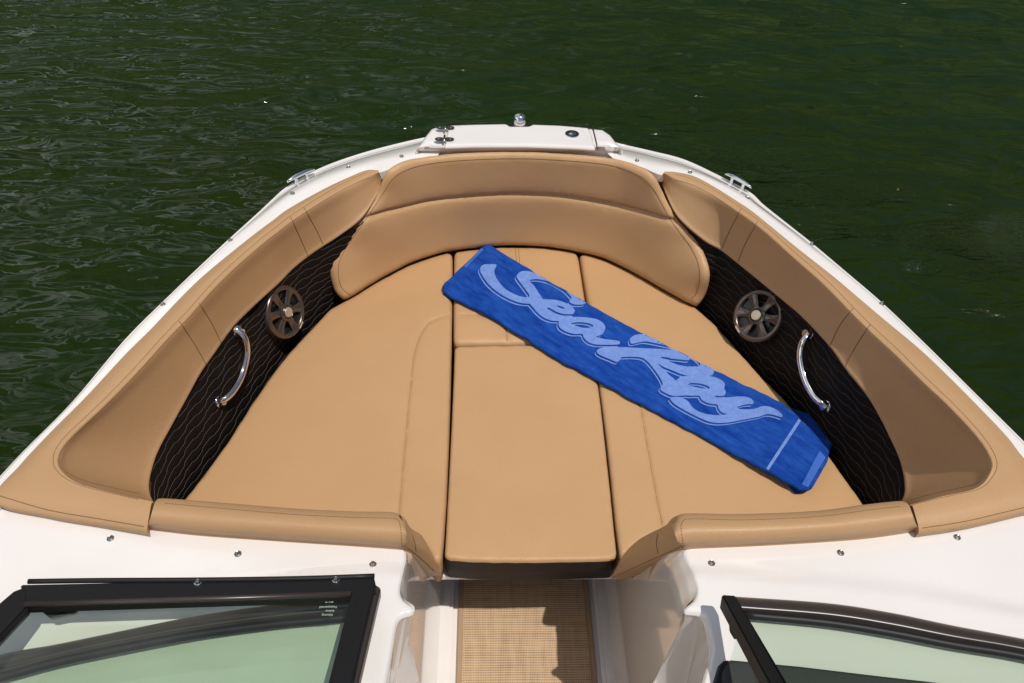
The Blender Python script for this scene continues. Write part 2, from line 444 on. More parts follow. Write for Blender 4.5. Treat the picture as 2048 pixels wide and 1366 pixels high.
# chop on the disturbed strip of water off the right bow
sp_ = g.n('ShaderNodeSeparateXYZ'); g.l(g.co.outputs['Object'], sp_.inputs[0])
dl = g.math('ABSOLUTE', g.math('ADD', g.math('ADD', g.math('MULTIPLY', sp_.outputs[0], .483), g.math('MULTIPLY', sp_.outputs[1], .876)), -4.5))
m1 = g.ramp(dl, .2, (1, 1, 1), .6, (0, 0, 0)); m2 = g.ramp(sp_.outputs[0], .35, (0, 0, 0), 1., (1, 1, 1))
m3 = g.ramp(wn(1.6, 15, (1, 3.2, 1), 3, .6, .5), .46, (0, 0, 0), .56, (1, 1, 1))
mk = g.math('MULTIPLY', g.math('MULTIPLY', m1, m2), m3)
b = g.bump(g.math('MULTIPLY', wn(26, 20, (1, 1.6, 1), 2, .45, .3), mk), 1., .062, b)
g.l(g.math('ADD', g.math('MULTIPLY', mk, 0.), .028), g.b.inputs['Roughness'])
cw = g.ramp(wn(.35, 0, (1, 1, 1), 4, .55), .35, (.0085, .0175, .0010), .65, (.008, .0205, .003)); g.l(cw, g.b.inputs['Base Color'])

M_gelw = mat('white moulded liner', (.72, .66, .61), .16, spec=.5, coat=1., coat_r=.05)
# ------------------------------------------------------------------ water and an unseen bank for it to reflect
ZW = -.75
def grid(name, x0, x1, y0, y1, nx, ny, zf, m):
    V = []; F = []
    for j in range(ny+1):
        for i in range(nx+1):
            x = x0+(x1-x0)*i/nx; y = y0+(y1-y0)*j/ny; V.append((x, y, zf(x, y)))
    for j in range(ny):
        for i in range(nx):
            a = j*(nx+1)+i; F.append((a, a+1, a+nx+2, a+nx+1))
    return mesh(name, V, F, m)
def wz(x, y):
    fade = max(0., 1-max(abs(x), abs(y-4))/14)
    return ZW+fade*(.03*noise.noise(Vector((x*.7+y*.25, y*1.3, .2)))+.016*noise.noise(Vector((x*1.8, y*3.4+x*.6, 5))))
wa = grid('water', -9, 9, -6, 13, 230, 250, lambda x, y: wz(x, y), M_water); tag(wa, kind='structure')
wa['label'] = 'dark green rippled lake water around the boat'
bm = bmesh.new()
xs = [-600, -9, 9, 600]; ys = [-600, -6, 13, 600]
vv = [[bm.verts.new((x, y, ZW)) for x in xs] for y in ys]
for j in range(3):
    for i in range(3):
        if i == 1 and j == 1: continue
        bm.faces.new((vv[j][i], vv[j][i+1], vv[j+1][i+1], vv[j+1][i]))
me = bpy.data.meshes.new('lake_water'); bm.to_mesh(me); bm.free(); lw = link('lake_water', me, M_water); tag(lw, kind='structure')
M_wood = mat('reflected wooded bank', (.03, .05, .015), .9); g = NG(M_wood)
c = g.ramp(g.noise(.35, 6, .7), .35, (.008, .018, .004), .7, (.06, .10, .025)); g.l(c, g.b.inputs['Base Color'])
V = []; F = []; na = 180; nh = 14
for i in range(na+1):
    a = R_(-125+250*i/na); lf = .62+.38*min(1, max(0, (math.degrees(a)+50)/45))      # bearing from +Y clockwise
    for j in range(nh+1):
        r = 46+j*2.6+2.5*noise.noise(Vector((i*.3, j*.7, 1))); h = -1+j*2.9*lf+2.4*noise.noise(Vector((i*.45, j*.8, 4)))
        if j == nh: h += 4*noise.noise(Vector((i*.8, 0, 9)))
        if j == 0: h = -1
        taper = min(1, i/14)
        V.append((r*math.sin(a), r*math.cos(a), -1+(h+1)*taper))
for i in range(na):
    for j in range(nh):
        k = i*(nh+1)+j; F.append((k, k+1, k+nh+2, k+nh+1))
hb = mesh('reflected_hill', V, F, M_wood); tag(hb, kind='structure')  # out-of-view hillside, added and shaped for its dark reflection in the ripples

# ------------------------------------------------------------------ the boat
boat = empty('motorboat', (0, 1.6, ZW)); boat.matrix_world = Matrix.Identity(4)
tag(boat, 'white motorboat bow with tan padded coaming around its open seating area', 'boat')
ZD = .37
def st(rows, zs=None): return [[P(*p) for p in r] for r in rows]

# gunwale --------------------------------------------------------------
zo, zr, zp = .352, .405, .40
GL = [[(905,266),(905,272),(885,296),(875,312)],[(853,274),(854,280),(828,306),(812,326)],[(775,292),(777,298),(762,320),(760,345)],[(708,311),(710,317),(715,333),(722,349)],
 [(645,334),(648,340),(655,353),(664,374)],[(595,360),(598,366),(610,373),(622,395)],[(566,379),(570,384),(580,390),(596,410)],
 [(543,400),(546,403),(556,408),(572,424)],[(511,430),(514,432),(522,436),(540,449)],[(459,477),(462,479),(468,480),(484,494)],
 [(400,532),(403,534),(408,534),(424,545)],[(327,602),(330,604),(335,602),(352,612)],[(250,679),(253,681),(258,680),(278,692)],[(146,802),(149,804),(154,800),(172,800)],
 [(49,900),(52,902),(55,901),(72,905)],[(-10,963),(-6,965),(-3,964),(10,985)],[(-100,1055),(-96,1057),(-93,1056),(-75,1075)],[(-260,1215),(-256,1217),(-253,1216),(-230,1235)],[(-470,1425),(-466,1427),(-462,1426),(-430,1445)]]
GR = [[(1188,270),(1188,276),(1208,300),(1225,316)],[(1236,286),(1235,292),(1262,318),(1280,333)],[(1300,301),(1299,307),(1312,329),(1322,350)],[(1366,318),(1364,325),(1362,338),(1358,350)],
 [(1432,348),(1429,354),(1420,358),(1410,367)],[(1498,383),(1494,389),(1482,391),(1467,400)],[(1528,410),(1524,414),(1513,413),(1497,422)],
 [(1586,456),(1583,459),(1574,459),(1555,469)],[(1625,487),(1622,490),(1614,491),(1597,501)],[(1695,546),(1692,548),(1686,549),(1666,555)],
 [(1766,607),(1763,609),(1757,609),(1735,613)],[(1850,687),(1847,689),(1841,689),(1819,690)],[(1957,793),(1954,795),(1949,795),(1928,786)],
 [(2048,883),(2045,886),(2040,886),(2020,884)],[(2140,975),(2137,977),(2130,978),(2105,985)],[(2300,1135),(2297,1137),(2290,1138),(2260,1145)],[(2590,1425),(2587,1427),(2580,1428),(2545,1440)]]
def gun(G):
    out = []
    for i, r in enumerate(G):
        k = min(1, max(0, (i-6)/3))           # slope flattens aft
        z0 = zo*(1-k)+.385*k; zi = z0; z2 = zr*(1-k)+.402*k
        p = [P(*r[0], z0), P(*r[1], zi), P(*r[2], z2), P(*r[3], zp)]
        a = p[0]; o1 = a+np.array([0, 0, -.022])
        c = np.array([a[0]*.985, a[1]-.006, a[2]-.03]); d = np.array([a[0]*.90, a[1]*.97+.02, -.25]); e = np.array([a[0]*.72, a[1]*.93+.06, -.95])
        q = p[3]+np.array([0, 0, -.03])
        out.append([e, d, c, o1, a+(0, 0, -.004), p[0], p[1], p[1]*.97+p[2]*.03, p[1]*.5+p[2]*.5+(0, 0, .006), p[2], p[2]*.5+p[3]*.5, p[3], q])
    return out
for G in (GL, GR):
    o, _ = loft('gunwale', gun(G), M_gel, boat, su=6, sv=2, vlin=True)
    o.data.set_sharp_from_angle(angle=R_(50))
gun_objs = [c for c in boat.children if c.name.startswith('gunwale')]
# bow stem in front of the locker
FD = [(812,326),(828,302),(848,272),(862,254),(880,249),(910,247),(1012,245),(1020,250),(1058,250),(1066,246),(1120,248),(1176,253),(1206,256),(1222,267),(1238,288),(1262,318),(1284,338),(1240,325),(1170,316),(1044,309),(918,312),(842,320)]
def zfd(x, y): return .438-.055*np.clip((np.asarray(y, float)-295)/14, 0, 1)
fd = sheet('foredeck', FD, zfd, M_gel, boat, Rm=.014, ppm=560, T=.05, step=12, ostep=5, upn=True)
LID = [(897,249),(950,247),(1012,246),(1020,251),(1058,251),(1066,247),(1120,249),(1178,254),(1184,270),(1191,296),(1150,293),(1050,290),(950,290),(889,292)]
lid = sheet('anchor_locker_lid', LID, .450, M_gel, boat, Rm=.007, ppm=560, T=.0085, step=14, ostep=4)
bow_b = bvh_of(fd, lid)
# stem shell under the foredeck
stem = [P(862,292,.40), P(866,274,.40), P(884,262,.40), P(1040,257,.40), P(1194,268,.40), P(1212,280,.40), P(1222,300,.40)]
V = cr(stem, 8); lay = []
for sc, dz in ((.985, 0.), (.975, -.05), (.9, -.6), (.7, -1.3)):
    lay.append(np.stack([V[:, 0]*sc, (V[:, 1]-1.4)*(sc if sc > .95 else sc*1.0)+1.4, V[:, 2]+dz], -1))
F = []; nn = len(V)
for j in range(3):
    for i in range(nn-1): F.append((j*nn+i, j*nn+i+1, (j+1)*nn+i+1, (j+1)*nn+i))
o = mesh('bow_stem', np.concatenate(lay), F, M_gel, boat)

# side coaming pads -----------------------------------------------------
PL = [((756,339),(757,342),(763,357),.378),((735,338),(735,345),(753,390),.345),((707,348),(703,358),(724,434),.305),((652,373),(652,386),(678,470),.265),
 ((579,413),(586,428),(625,504),.245),((542,440),(552,454),(588,533),.235),((511,463),(522,477),(560,562),.235),((454,508),(469,523),(511,607),.235),
 ((400,553),(418,573),(466,652),.235),((352,600),(373,624),(430,702),.235),((300,655),(327,671),(400,745),.235),((246,708),(278,726),(375,790),.21),((172,788),(205,802),(345,844),.19),
 ((100,860),(138,865),(315,900),.175),((36,928),(110,902),(301,942),.165),((-14,994),(110,936),(297,968),.165),((90,1023),(148,966),(300,990),.165),
 ((195,1041),(225,987),(312,1012),.165),((293,1058),(304,1004),(332,1034),.165)]
PR = [((1330,342),(1328,345),(1321,354),.378),((1350,342),(1352,349),(1334,392),.345),((1388,350),(1388,359),(1358,435),.305),((1430,372),(1432,382),(1408,479),.265),
 ((1470,397),(1468,406),(1443,499),.245),((1502,418),(1500,428),(1478,526),.235),((1542,450),(1538,458),(1515,556),.235),((1600,497),(1590,505),(1562,595),.245),
 ((1669,551),(1650,557),(1607,634),.265),((1732,604),(1706,614),(1660,691),.28),((1775,640),(1741,649),(1692,736),.27),((1845,698),(1798,702),(1735,790),.25),
 ((1905,755),(1850,754),(1762,835),.215),((1975,826),(1905,806),(1782,875),.19),((2025,880),(1962,868),(1799,912),.175),((2066,940),(1990,912),(1808,944),.165),
 ((2112,1000),(1991,942),(1811,965),.165),((2048,1019),(1962,976),(1810,987),.165),((1933,1046),(1888,994),(1800,1008),.165),((1840,1060),(1824,1010),(1783,1034),.165)]
def padst(rows, side):
    out = []
    for k, (a, s, l, zl) in enumerate(rows):
        a3 = P(*a, .404); s3 = P(*s, .417); l3 = P(*l, zl)
        ax = np.array(s, float); lx = np.array(l, float)
        d = (lx-ax); L = np.linalg.norm(d)
        t1 = min(.16, 12/L); t2 = max(t1+.12, min(.46, 36/L)); dz = .417-zl
        sh3 = P(*(ax+d*t1), .418-dz*t1*.25); m0 = P(*(ax+d*t2), .417-dz*t2*.86); t3 = (t2+1)/2
        m1 = P(*(ax+d*t3), .417-dz*(t3-.015)); m2 = P(*(ax+d*.9), .417-dz*.905)
        inb = l3-s3; inb[2] = 0; inb /= np.linalg.norm(inb)+1e-9
        tuck = l3-inb*.035+np.array([0, 0, -.004]); lo2 = l3+np.array([0, 0, -.008])-inb*.006
        am = P(*(np.array(a)*.5+ax*.5), .416)
        out.append([a3-(0, 0, .03), a3-(0, 0, .006), am, s3, sh3, m0, m1, m2, l3, lo2, tuck])
    return out
pads = []
M_padside = M_pad
for rows, sd_, labl in ((PL, -1, 'left'), (PR, 1, 'right')):
    o, A = loft('coaming_pad', padst(rows, sd_), M_padside, boat, su=8, sv=6, cap=True); o.data.set_sharp_from_angle(angle=R_(60))
    recalc(o)
    pads.append(o)
pb = [bvh_of(o) for o in pads]
sL = [r[1] for r in PL[1:]]; sR = [r[1] for r in PR[1:]]
def off(line, d):
    p = cr(line, 6); t = np.gradient(p, axis=0); t /= np.linalg.norm(t, axis=1)[:, None]
    return (p+np.stack([-t[:, 1], t[:, 0]], -1)*d)[::4]
stitch('stitching', pb[0], [off(sL, 0)], M_thread, pads[0], r=.0008, dash=.007)
stitch('stitching', pb[0], [off(sL, -11)], M_thread, pads[0], r=.0008, dash=.007)
stitch('edge_seam', pb[0], [[(-3,991),(97,1020),(195,1037),(288,1053)]], M_thread, pads[0], r=.0009)
stitch('stitching', pb[1], [off(sR, 0)], M_thread, pads[1], r=.0008, dash=.007)
stitch('stitching', pb[1], [off(sR, 11)], M_thread, pads[1], r=.0008, dash=.007)
stitch('edge_seam', pb[1], [[(1845,1056),(1933,1042),(2048,1015)]], M_thread, pads[1], r=.0009)
XL = [[(581,434),(600,475),(616,512)],[(608,416),(630,455),(646,488)],[(398,606),(425,650),(442,686)],[(359,643),(390,690),(411,727)]]
XR = [[(1482,418),(1460,460),(1443,498)],[(1515,444),(1492,485),(1476,523)],[(1706,617),(1680,650),(1661,690)],[(1740,650),(1712,692),(1691,733)]]
for k_, X_ in enumerate((XL, XR)):
    for ln in X_:
        for p_ in (ln,): stitch('cross_seam', pb[k_], [p_], M_thread, pads[k_], r=.0012)

# rear coaming rolls and dropping wings -----------------------------------
def roll(rows, sgn):
    out = []
    for (t, b) in rows:
        T3 = P(*t, .428); B3 = P(*b, .376); mid = P(*(np.array(t)*.62+np.array(b)*.38), .437); m2 = P(*(np.array(t)*.2+np.array(b)*.8), .414)
        out.append([T3+(0, .07, -.45), T3+(0, .055, -.12), T3+(0, .028, -.03), T3+(0, .004, -.002), mid, m2, B3+(0, .001, .006), B3-(0, -.002, .01), B3+(0, .02, -.012)])
    return out
RL = [((310,1004),(294,1058)),((330,1004),(306,1059)),((420,1011),(405,1070)),((585,1024),(575,1082)),((705,1030),(698,1090)),((770,1031),(768,1095)),((792,1034),(797,1097)),((806,1044),(810,1096)),((812,1058),(814,1092))]
RR = [((1818,1010),(1836,1060)),((1804,1009),(1829,1062)),((1740,1016),(1738,1075)),((1640,1029),(1640,1083)),((1494,1035),(1500,1091)),((1390,1034),(1400,1095)),((1366,1036),(1375,1097)),((1353,1046),(1363,1096)),((1347,1060),(1358,1092))]
rolls = []
for rows in (RL, RR):
    o, A = loft('bolster', roll(rows, 1), M_pad, boat, su=6, sv=5, cap=True); o.data.set_sharp_from_angle(angle=R_(60)); recalc(o); rolls.append(o)
    # end cap towards joint
rb = [bvh_of(o) for o in rolls]
stitch('stitching', rb[0], [[(330,1007),(420,1015),(585,1029),(705,1035),(785,1037),(797,1042),(802,1060),(804,1094)]], M_thread, rolls[0], r=.0008, dash=.007)
stitch('stitching', rb[1], [[(1800,1013),(1740,1020),(1640,1033),(1494,1040),(1385,1038),(1366,1043),(1362,1060),(1368,1094)]], M_thread, rolls[1], r=.0008, dash=.007)
WL = [((801,1037,.43),(807,1099,.372)),((812,1049,.385),(818,1107,.31)),((824,1064,.32),(831,1117,.235)),((843,1076,.24),(844,1127,.15)),((856,1098,.13),(857,1138,.06)),((868,1125,.03),(866,1147,-.02)),((877,1147,-.06),(873,1152,-.075))]
WR = [((1353,1038,.43),(1367,1099,.372)),((1340,1050,.385),(1345,1108,.31)),((1322,1062,.32),(1318,1119,.235)),((1296,1074,.25),(1290,1131,.15)),((1268,1092,.15),(1262,1143,.06)),((1245,1118,.04),(1240,1152,-.02)),((1228,1148,-.05),(1229,1157,-.075))]
wings = []
for rows, s in ((WL, 1), (WR, -1)):
    S_ = []
    for a, b in rows:
        A3, B3 = P(*a), P(*b); m = A3*.5+B3*.5+np.array([s*.012, -.01, .01])
        S_.append([A3+(-s*.02, .05, -.12), A3+(-s*.004, .012, -.004), A3*.9+B3*.1+(s*.006, -.004, .003), m, A3*.1+B3*.9+(s*.005, -.004, .004), B3, B3+(-s*.04, .0, -.004)])
    o, A = loft('wing_pad', S_, M_pad, boat, su=6, sv=4); recalc(o); wings.append(o)
wb = [bvh_of(o) for o in wings]
stitch('stitching', wb[0], [[(812,1094),(832,1109),(852,1126),(868,1142)],[(824,1070),(829,1085),(832,1104)]], M_thread, wings[0], r=.0009)
stitch('stitching', wb[1], [[(1360,1094),(1320,1112),(1275,1132),(1236,1150)],[(1316,1068),(1313,1085),(1316,1106)]], M_thread, wings[1], r=.0009)

# quilted side panels -------------------------------------------------------
QL = [((724,434),.29,(728,552)),((678,470),.26,(697,590)),((620,507),.245,(662,614)),((585,536),.235,(634,640)),((547,578),.235,(600,673)),((500,628),.235,(560,718)),
 ((450,675),.235,(525,768)),((410,727),.235,(490,820)),((380,782),.215,(460,870)),((345,844),.19,(425,919)),((315,900),.175,(398,955)),((301,942),.165,(378,982)),((297,968),.165,(361,1004)),((300,990),.165,(348,1032))]
QR = [((1358,435),.29,(1362,560)),((1408,479),.26,(1396,612)),((1443,499),.245,(1425,638)),((1478,526),.235,(1455,669)),((1515,556),.235,(1485,704)),((1562,595),.245,(1515,738)),
 ((1607,634),.265,(1545,768)),((1660,691),.28,(1580,804)),((1692,736),.27,(1610,839)),((1735,790),.25,(1645,886)),((1762,835),.215,(1670,919)),((1782,875),.19,(1695,955)),((1799,912),.175,(1715,982)),((1811,965),.165,(1735,1011)),((1808,990),.165,(1750,1037))]
panels = []; PA = []
for rows, s in ((QL, -1), (QR, 1)):
    S_ = []
    for ir, (l, zl, b) in enumerate(rows):
        kk = .6 if 2 < ir < len(rows)-5 else .2
        a = P(*l, zl); c = P(*b, -.035); o_ = a-c; o_[2] = 0; o_ /= np.linalg.norm(o_)+1e-9
        S_.append([a+o_*.014+(0, 0, -.010), a*.75+c*.25+o_*.010, c*.5+a*.5+o_*.006, c, c+(0, 0, -.06)])
    st_ = []
    def disp(A):
        B = A.copy(); nu, nv, _ = A.shape
        du = np.gradient(A, axis=0); dv = np.gradient(A, axis=1); N = np.cross(du, dv); N /= np.linalg.norm(N, axis=2)[..., None]+1e-9
        cen = np.array([0, 1.6, .6]); sg = np.sign(((cen-A)*N).sum(2))[..., None]; N = N*sg
        arc = np.concatenate([[0], np.cumsum(np.linalg.norm(np.diff(A[:, nv//2], axis=0), axis=1))])
        ht = np.linalg.norm(A[:, -1]-A[:, 0], axis=1)
        V_ = np.concatenate([np.zeros((nu, 1)), np.cumsum(np.linalg.norm(np.diff(A, axis=1), axis=2), axis=1)], 1)
        V_ = V_-V_[:, -1:]
        sp = .027
        def jog(k, u):
            # stepped stitch line: flat runs joined by short ramps
            ph = (u+k*.031) % .105
            return np.where(ph < .045, 0, np.where(ph < .055, (ph-.045)/.01, np.where(ph < .095, 1, 1-(ph-.095)/.01)))*.008
        q = np.full((nu, nv), 1e9)
        for k in range(18):
            vk = -.045-k*sp; j = jog(k, arc)
            q = np.minimum(q, np.abs(V_-(vk+j[:, None])))
            ln = []
            for i in range(nu):
                t = vk+j[i]
                if t < V_[i, 0] or t > V_[i, -1]: 
                    if len(ln) > 2: st_.append(ln)
                    ln = []; continue
                m = int(np.searchsorted(V_[i], t)); m = min(max(m, 1), nv-1); f = (t-V_[i, m-1])/(V_[i, m]-V_[i, m-1]+1e-9)
                ln.append(A[i, m-1]*(1-f)+A[i, m]*f-N[i, min(m, nv-1)]*.0012)
            if len(ln) > 2: st_.append(ln)
        B += N*(.005*(np.minimum(q/(sp/2), 1)**.6)[..., None]-.004)
        return B
    o, A = loft('side_panel', S_, M_quilt, boat, su=34, sv=16, disp=disp); recalc(o)
    panels.append(o)
    ds = []
    for c in st_:
        c = resample(c, .0075)
        for i in range(len(c)-1): ds.append([c[i]*.92+c[i+1]*.08, (c[i]+c[i+1])/2, c[i]*.25+c[i+1]*.75])
    tubes('quilt_stitching', ds, .0006, M_lthread, o, sides=4, cap=False)
qb = [bvh_of(o) for o in panels]

# bow backrest -------------------------------------------------------------
BO = [(695,596),(750,562),(813,528),(860,511),(905,500),(1002,490),(1086,492),(1153,502),(1212,517),(1275,548),(1338,584),(1389,610),(1401,604),(1413,583),(1419,556),(1418,536),(1409,509),(1394,479),(1374,458),(1357,443),(1348,430),(1339,412),(1322,377),(1308,352),(1290,338),(1262,326),(1235,319),(1170,311),(1044,304),(918,307),(842,315),(806,323),(783,335),(770,350),(752,387),(734,419),(710,450),(682,483),(664,512),(659,538),(661,556),(668,579),(680,594)]
ctrl = []
for (x, y) in [(695,596),(750,562),(813,528),(905,500),(1002,490),(1086,492),(1153,502),(1212,517),(1275,548),(1338,584),(1392,611)]: ctrl.append((x, y, .01))
for (x, y) in [(724,434),(781,416),(860,396),(960,385),(1035,382),(1128,387),(1254,410),(1350,437)]: ctrl.append((x, y, .252+.04*max(0, abs(x-1040)-220)/100))
for (x, y) in [(783,335),(842,315),(918,307),(1044,304),(1170,311),(1240,320),(1300,342)]: ctrl.append((x, y, .432))
ctrl += [(659,538,.13),(682,483,.21),(1419,556,.145),(1400,490,.225),(663,580,.045),(1412,592,.05),(752,387,.345),(1328,388,.36),(1309,352,.42),(775,345,.42)]
zb = tps(ctrl)
seamH = [(722,436),(781,416),(860,396),(960,385),(1035,382),(1128,387),(1254,410),(1352,440)]
def bdir(v):
    d = np.array(v)-CAMP; d /= np.linalg.norm(d); d = d+np.array([-.12*np.sign(v[0])*min(1, abs(v[0])*2), 0, -.22]); return d/np.linalg.norm(d)
back = sheet('bow_backrest', cr(BO, 4, True), zb, M_seat, boat, Rm=.020, ppm=640, T=.07, crown=.012, seams=[(seamH, .012, .006)], step=12, ostep=6, anchor=True, tdir=bdir, pucker=.0022)
bb = bvh_of(back)
def inset(poly, d, step=5):
    p = resample(cr(poly, 4, True), step, True)
    a = .5*np.sum(p[:, 0]*np.roll(p[:, 1], -1)-np.roll(p[:, 0], -1)*p[:, 1])
    if a < 0: p = p[::-1]
    t = np.roll(p, -1, 0)-np.roll(p, 1, 0); t /= np.linalg.norm(t, axis=1)[:, None]
    q = p+np.stack([-t[:, 1], t[:, 0]], -1)*d
    return q[dist_to(q, p) > d*.9]
arcs = [[(700,590),(684,576),(677,552),(679,522),(696,490),(724,450),(748,414),(768,384),(782,362),(803,345),(842,331),(918,321),(1044,317),(1170,324),(1235,334),(1283,354),(1308,380),(1326,412),(1343,442),(1362,468),(1382,495),(1396,525),(1400,555),(1394,584),(1384,597)]]
stitch('stitching', bb, [arcs[0]], M_thread, back, r=.001)
stitch('piping_seam', bb, [seamH], M_thread, back, r=.0012, lift=-.0002)

# decks beside the walkway --------------------------------------------------
zk = 1.
def deckz_R(x, y):
    yu = np.interp(x, [1350,1377,1592,1835,2048,2200], [1122,1124,1133,1158,1206,1240]); yl = np.interp(x, [1350,1397,1640,1884,2048,2200], [1157,1159,1180,1210,1241,1275])
    t = np.clip((y-yu)/(yl-yu), 0, 1); t = t*t*(3-2*t)
    return ZD+.012*t
def deckz_L(x, y):
    yu = np.interp(x, [-200,100,450,650,806], [1180,1160,1150,1130,1122]); yl = np.interp(x, [-200,100,450,650,806], [1200,1185,1180,1163,1157])
    t = np.clip((y-yu)/(yl-yu), 0, 1); t = t*t*(3-2*t); k = np.clip((x-350)/250, 0, 1)
    return ZD+.012*t*k
EL = [(813,1106),(813,1118),(808,1140),(802,1165),(800,1178),(802,1190),(809,1199),(823,1208),(829,1214),(828,1223),(818,1228),(803,1232),(795,1239),(791,1254),(786,1289),(772,1366),(760,1430)]
ER = [(1364,1106),(1370,1118),(1381,1141),(1391,1168),(1393,1183),(1387,1198),(1371,1212),(1367,1219),(1374,1225),(1396,1226),(1405,1231),(1411,1247),(1421,1296),(1414,1330),(1404,1366),(1392,1430)]
DL = [(-232,1237),(-78,1077),(-12,988),(90,1012),(195,1030),(292,1046),(405,1060),(575,1070),(698,1078),(797,1084),(812,1096)]+EL+[(-425,1430)]
DR = [(1366,1086),(1500,1078),(1640,1070),(1738,1062),(1838,1048),(1933,1034),(2048,1005),(2106,988),(2262,1148),(2540,1430)]+ER[::-1]
def smoothcorner(p): return p
dkL = sheet('deck', resample(np.array(DL, float), 6, True), deckz_L, M_gel, boat, Rm=.012, ppm=1000, T=.0, step=22, ostep=7, extra=[[(-200,1180),(806,1122)],[(450,1165),(806,1140)],[(450,1180),(806,1157)],[(450,1150),(806,1122)]])
dkR = sheet('deck', resample(np.array(DR, float), 6, True), deckz_R, M_gel, boat, Rm=.012, ppm=1000, T=.0, step=22, ostep=7,
   extra=[[(x, deck_y) for x, deck_y in zip([1375,1592,1835,2048], a)] for a in ([1124,1133,1158,1206],[1133,1145,1171,1215],[1142,1156,1184,1224],[1150,1168,1196,1233],[1159,1177,1206,1241])])
db = bvh_of(dkL, dkR)
# walkway walls
def wall(E, W, s):
    # glossy flat plane beside the walkway, stepping outboard aft of the notch in the deck edge
    rows = []
    Es = resample(cr(E, 5), 4)
    ny = P(*(E[8] if s < 0 else E[7]), .37)[1]-.004
    tops = [P(*p[1]) for p in W[::-1]]+[P(*e, float((deckz_L if s < 0 else deckz_R)(e[0], e[1]))-.0065) for e in Es]
    for t in tops:
        if t[2] < .33: t[0] = s*(.312-.04*(.37-t[2])/.8)
        k = np.clip((ny-t[1])/.012, 0, 1); bx = s*(.272*(1-k)+.42*k)
        b = np.array([bx, t[1]+.03*k, -.43]); r = []
        for f, gk in ((0, 0), (.02, .5), (.06, 1), (.3, 1), (.6, 1), (1., 1)):
            z = t[2]*(1-f)+b[2]*f; xp = s*(.312-.04*(.37-z)/.8) if k < .5 else t[0]*(1-f)+b[0]*f
            r.append(np.array([t[0]*(1-gk)+xp*gk, t[1]*(1-f)+b[1]*f, z]))
        rows.append(r)
    for dy in (.02, .04, .3): rows.insert(0, [p+np.array([0, dy, 0]) for p in rows[0]])
    for dy in (-.02, -.04, -.5): rows.append([p+np.array([0, dy, 0]) for p in rows[-1]])
    return rows
for E_, W_, s in ((EL, WL, -1), (ER, WR, 1)):
    o, A = loft('walkway_wall', wall(E_, W_, s), M_gelw, boat, su=2, sv=4, vlin=True); recalc(o)
# console ridge mouldings on the walls
def ridge(pts_top, pts_bot, nm):
    S_ = [[np.array(a), np.array(b)] for a, b in zip(pts_top, pts_bot)]
    return loft(nm, S_, M_gel, boat, su=3, sv=2, vlin=True)[0]
# floor tray: rim, mat bed, seat base
box('cabin_sole', (-.32, -.4, -.50), (.32, 1.95, -.462), M_gel, boat, .0)
box('cockpit_sole', (-1.0, -.9, -.53), (1.0, 1.0, -.474), M_gel, boat, .0)
for s in (-1, 1):
    x0, x1 = (-.285, -.232) if s < 0 else (.232, .285)
    box('floor_rim', (x0, -.4, -.47), (x1, 1.9, -.428), M_gel, boat, .012)
box('seat_base', (-.30, 1.200, -.135), (.30, 1.62, -.112), M_gel, boat, .003)
V = [P(x, y, -.15) for x, y in [(905,503),(1153,503),(1392,612),(1533,760),(1660,915),(1750,1040),(1420,1110),(1330,1148),(1275,1165),(1233,1132),(887,1130),(850,1160),(795,1138),(600,1080),(350,1035),(400,960),(502,808),(634,645),(697,600)]]
o = mesh('seat_locker', V, [tuple(range(len(V)))], M_blackv, boat, False)  # coloured black to stand in for the shade in the cushion gaps
box('locker_bulkhead', (-.34, 1.93, -.47), (.34, 1.96, -.16), M_gel, boat, .004)
# underside shells closing each seat locker toward the walkway
for s in (-1, 1):
    box('locker_side', (min(s*.274, s*.30), 1.5, -.45), (max(s*.274, s*.30), 1.93, -.16), M_gel, boat, .003)

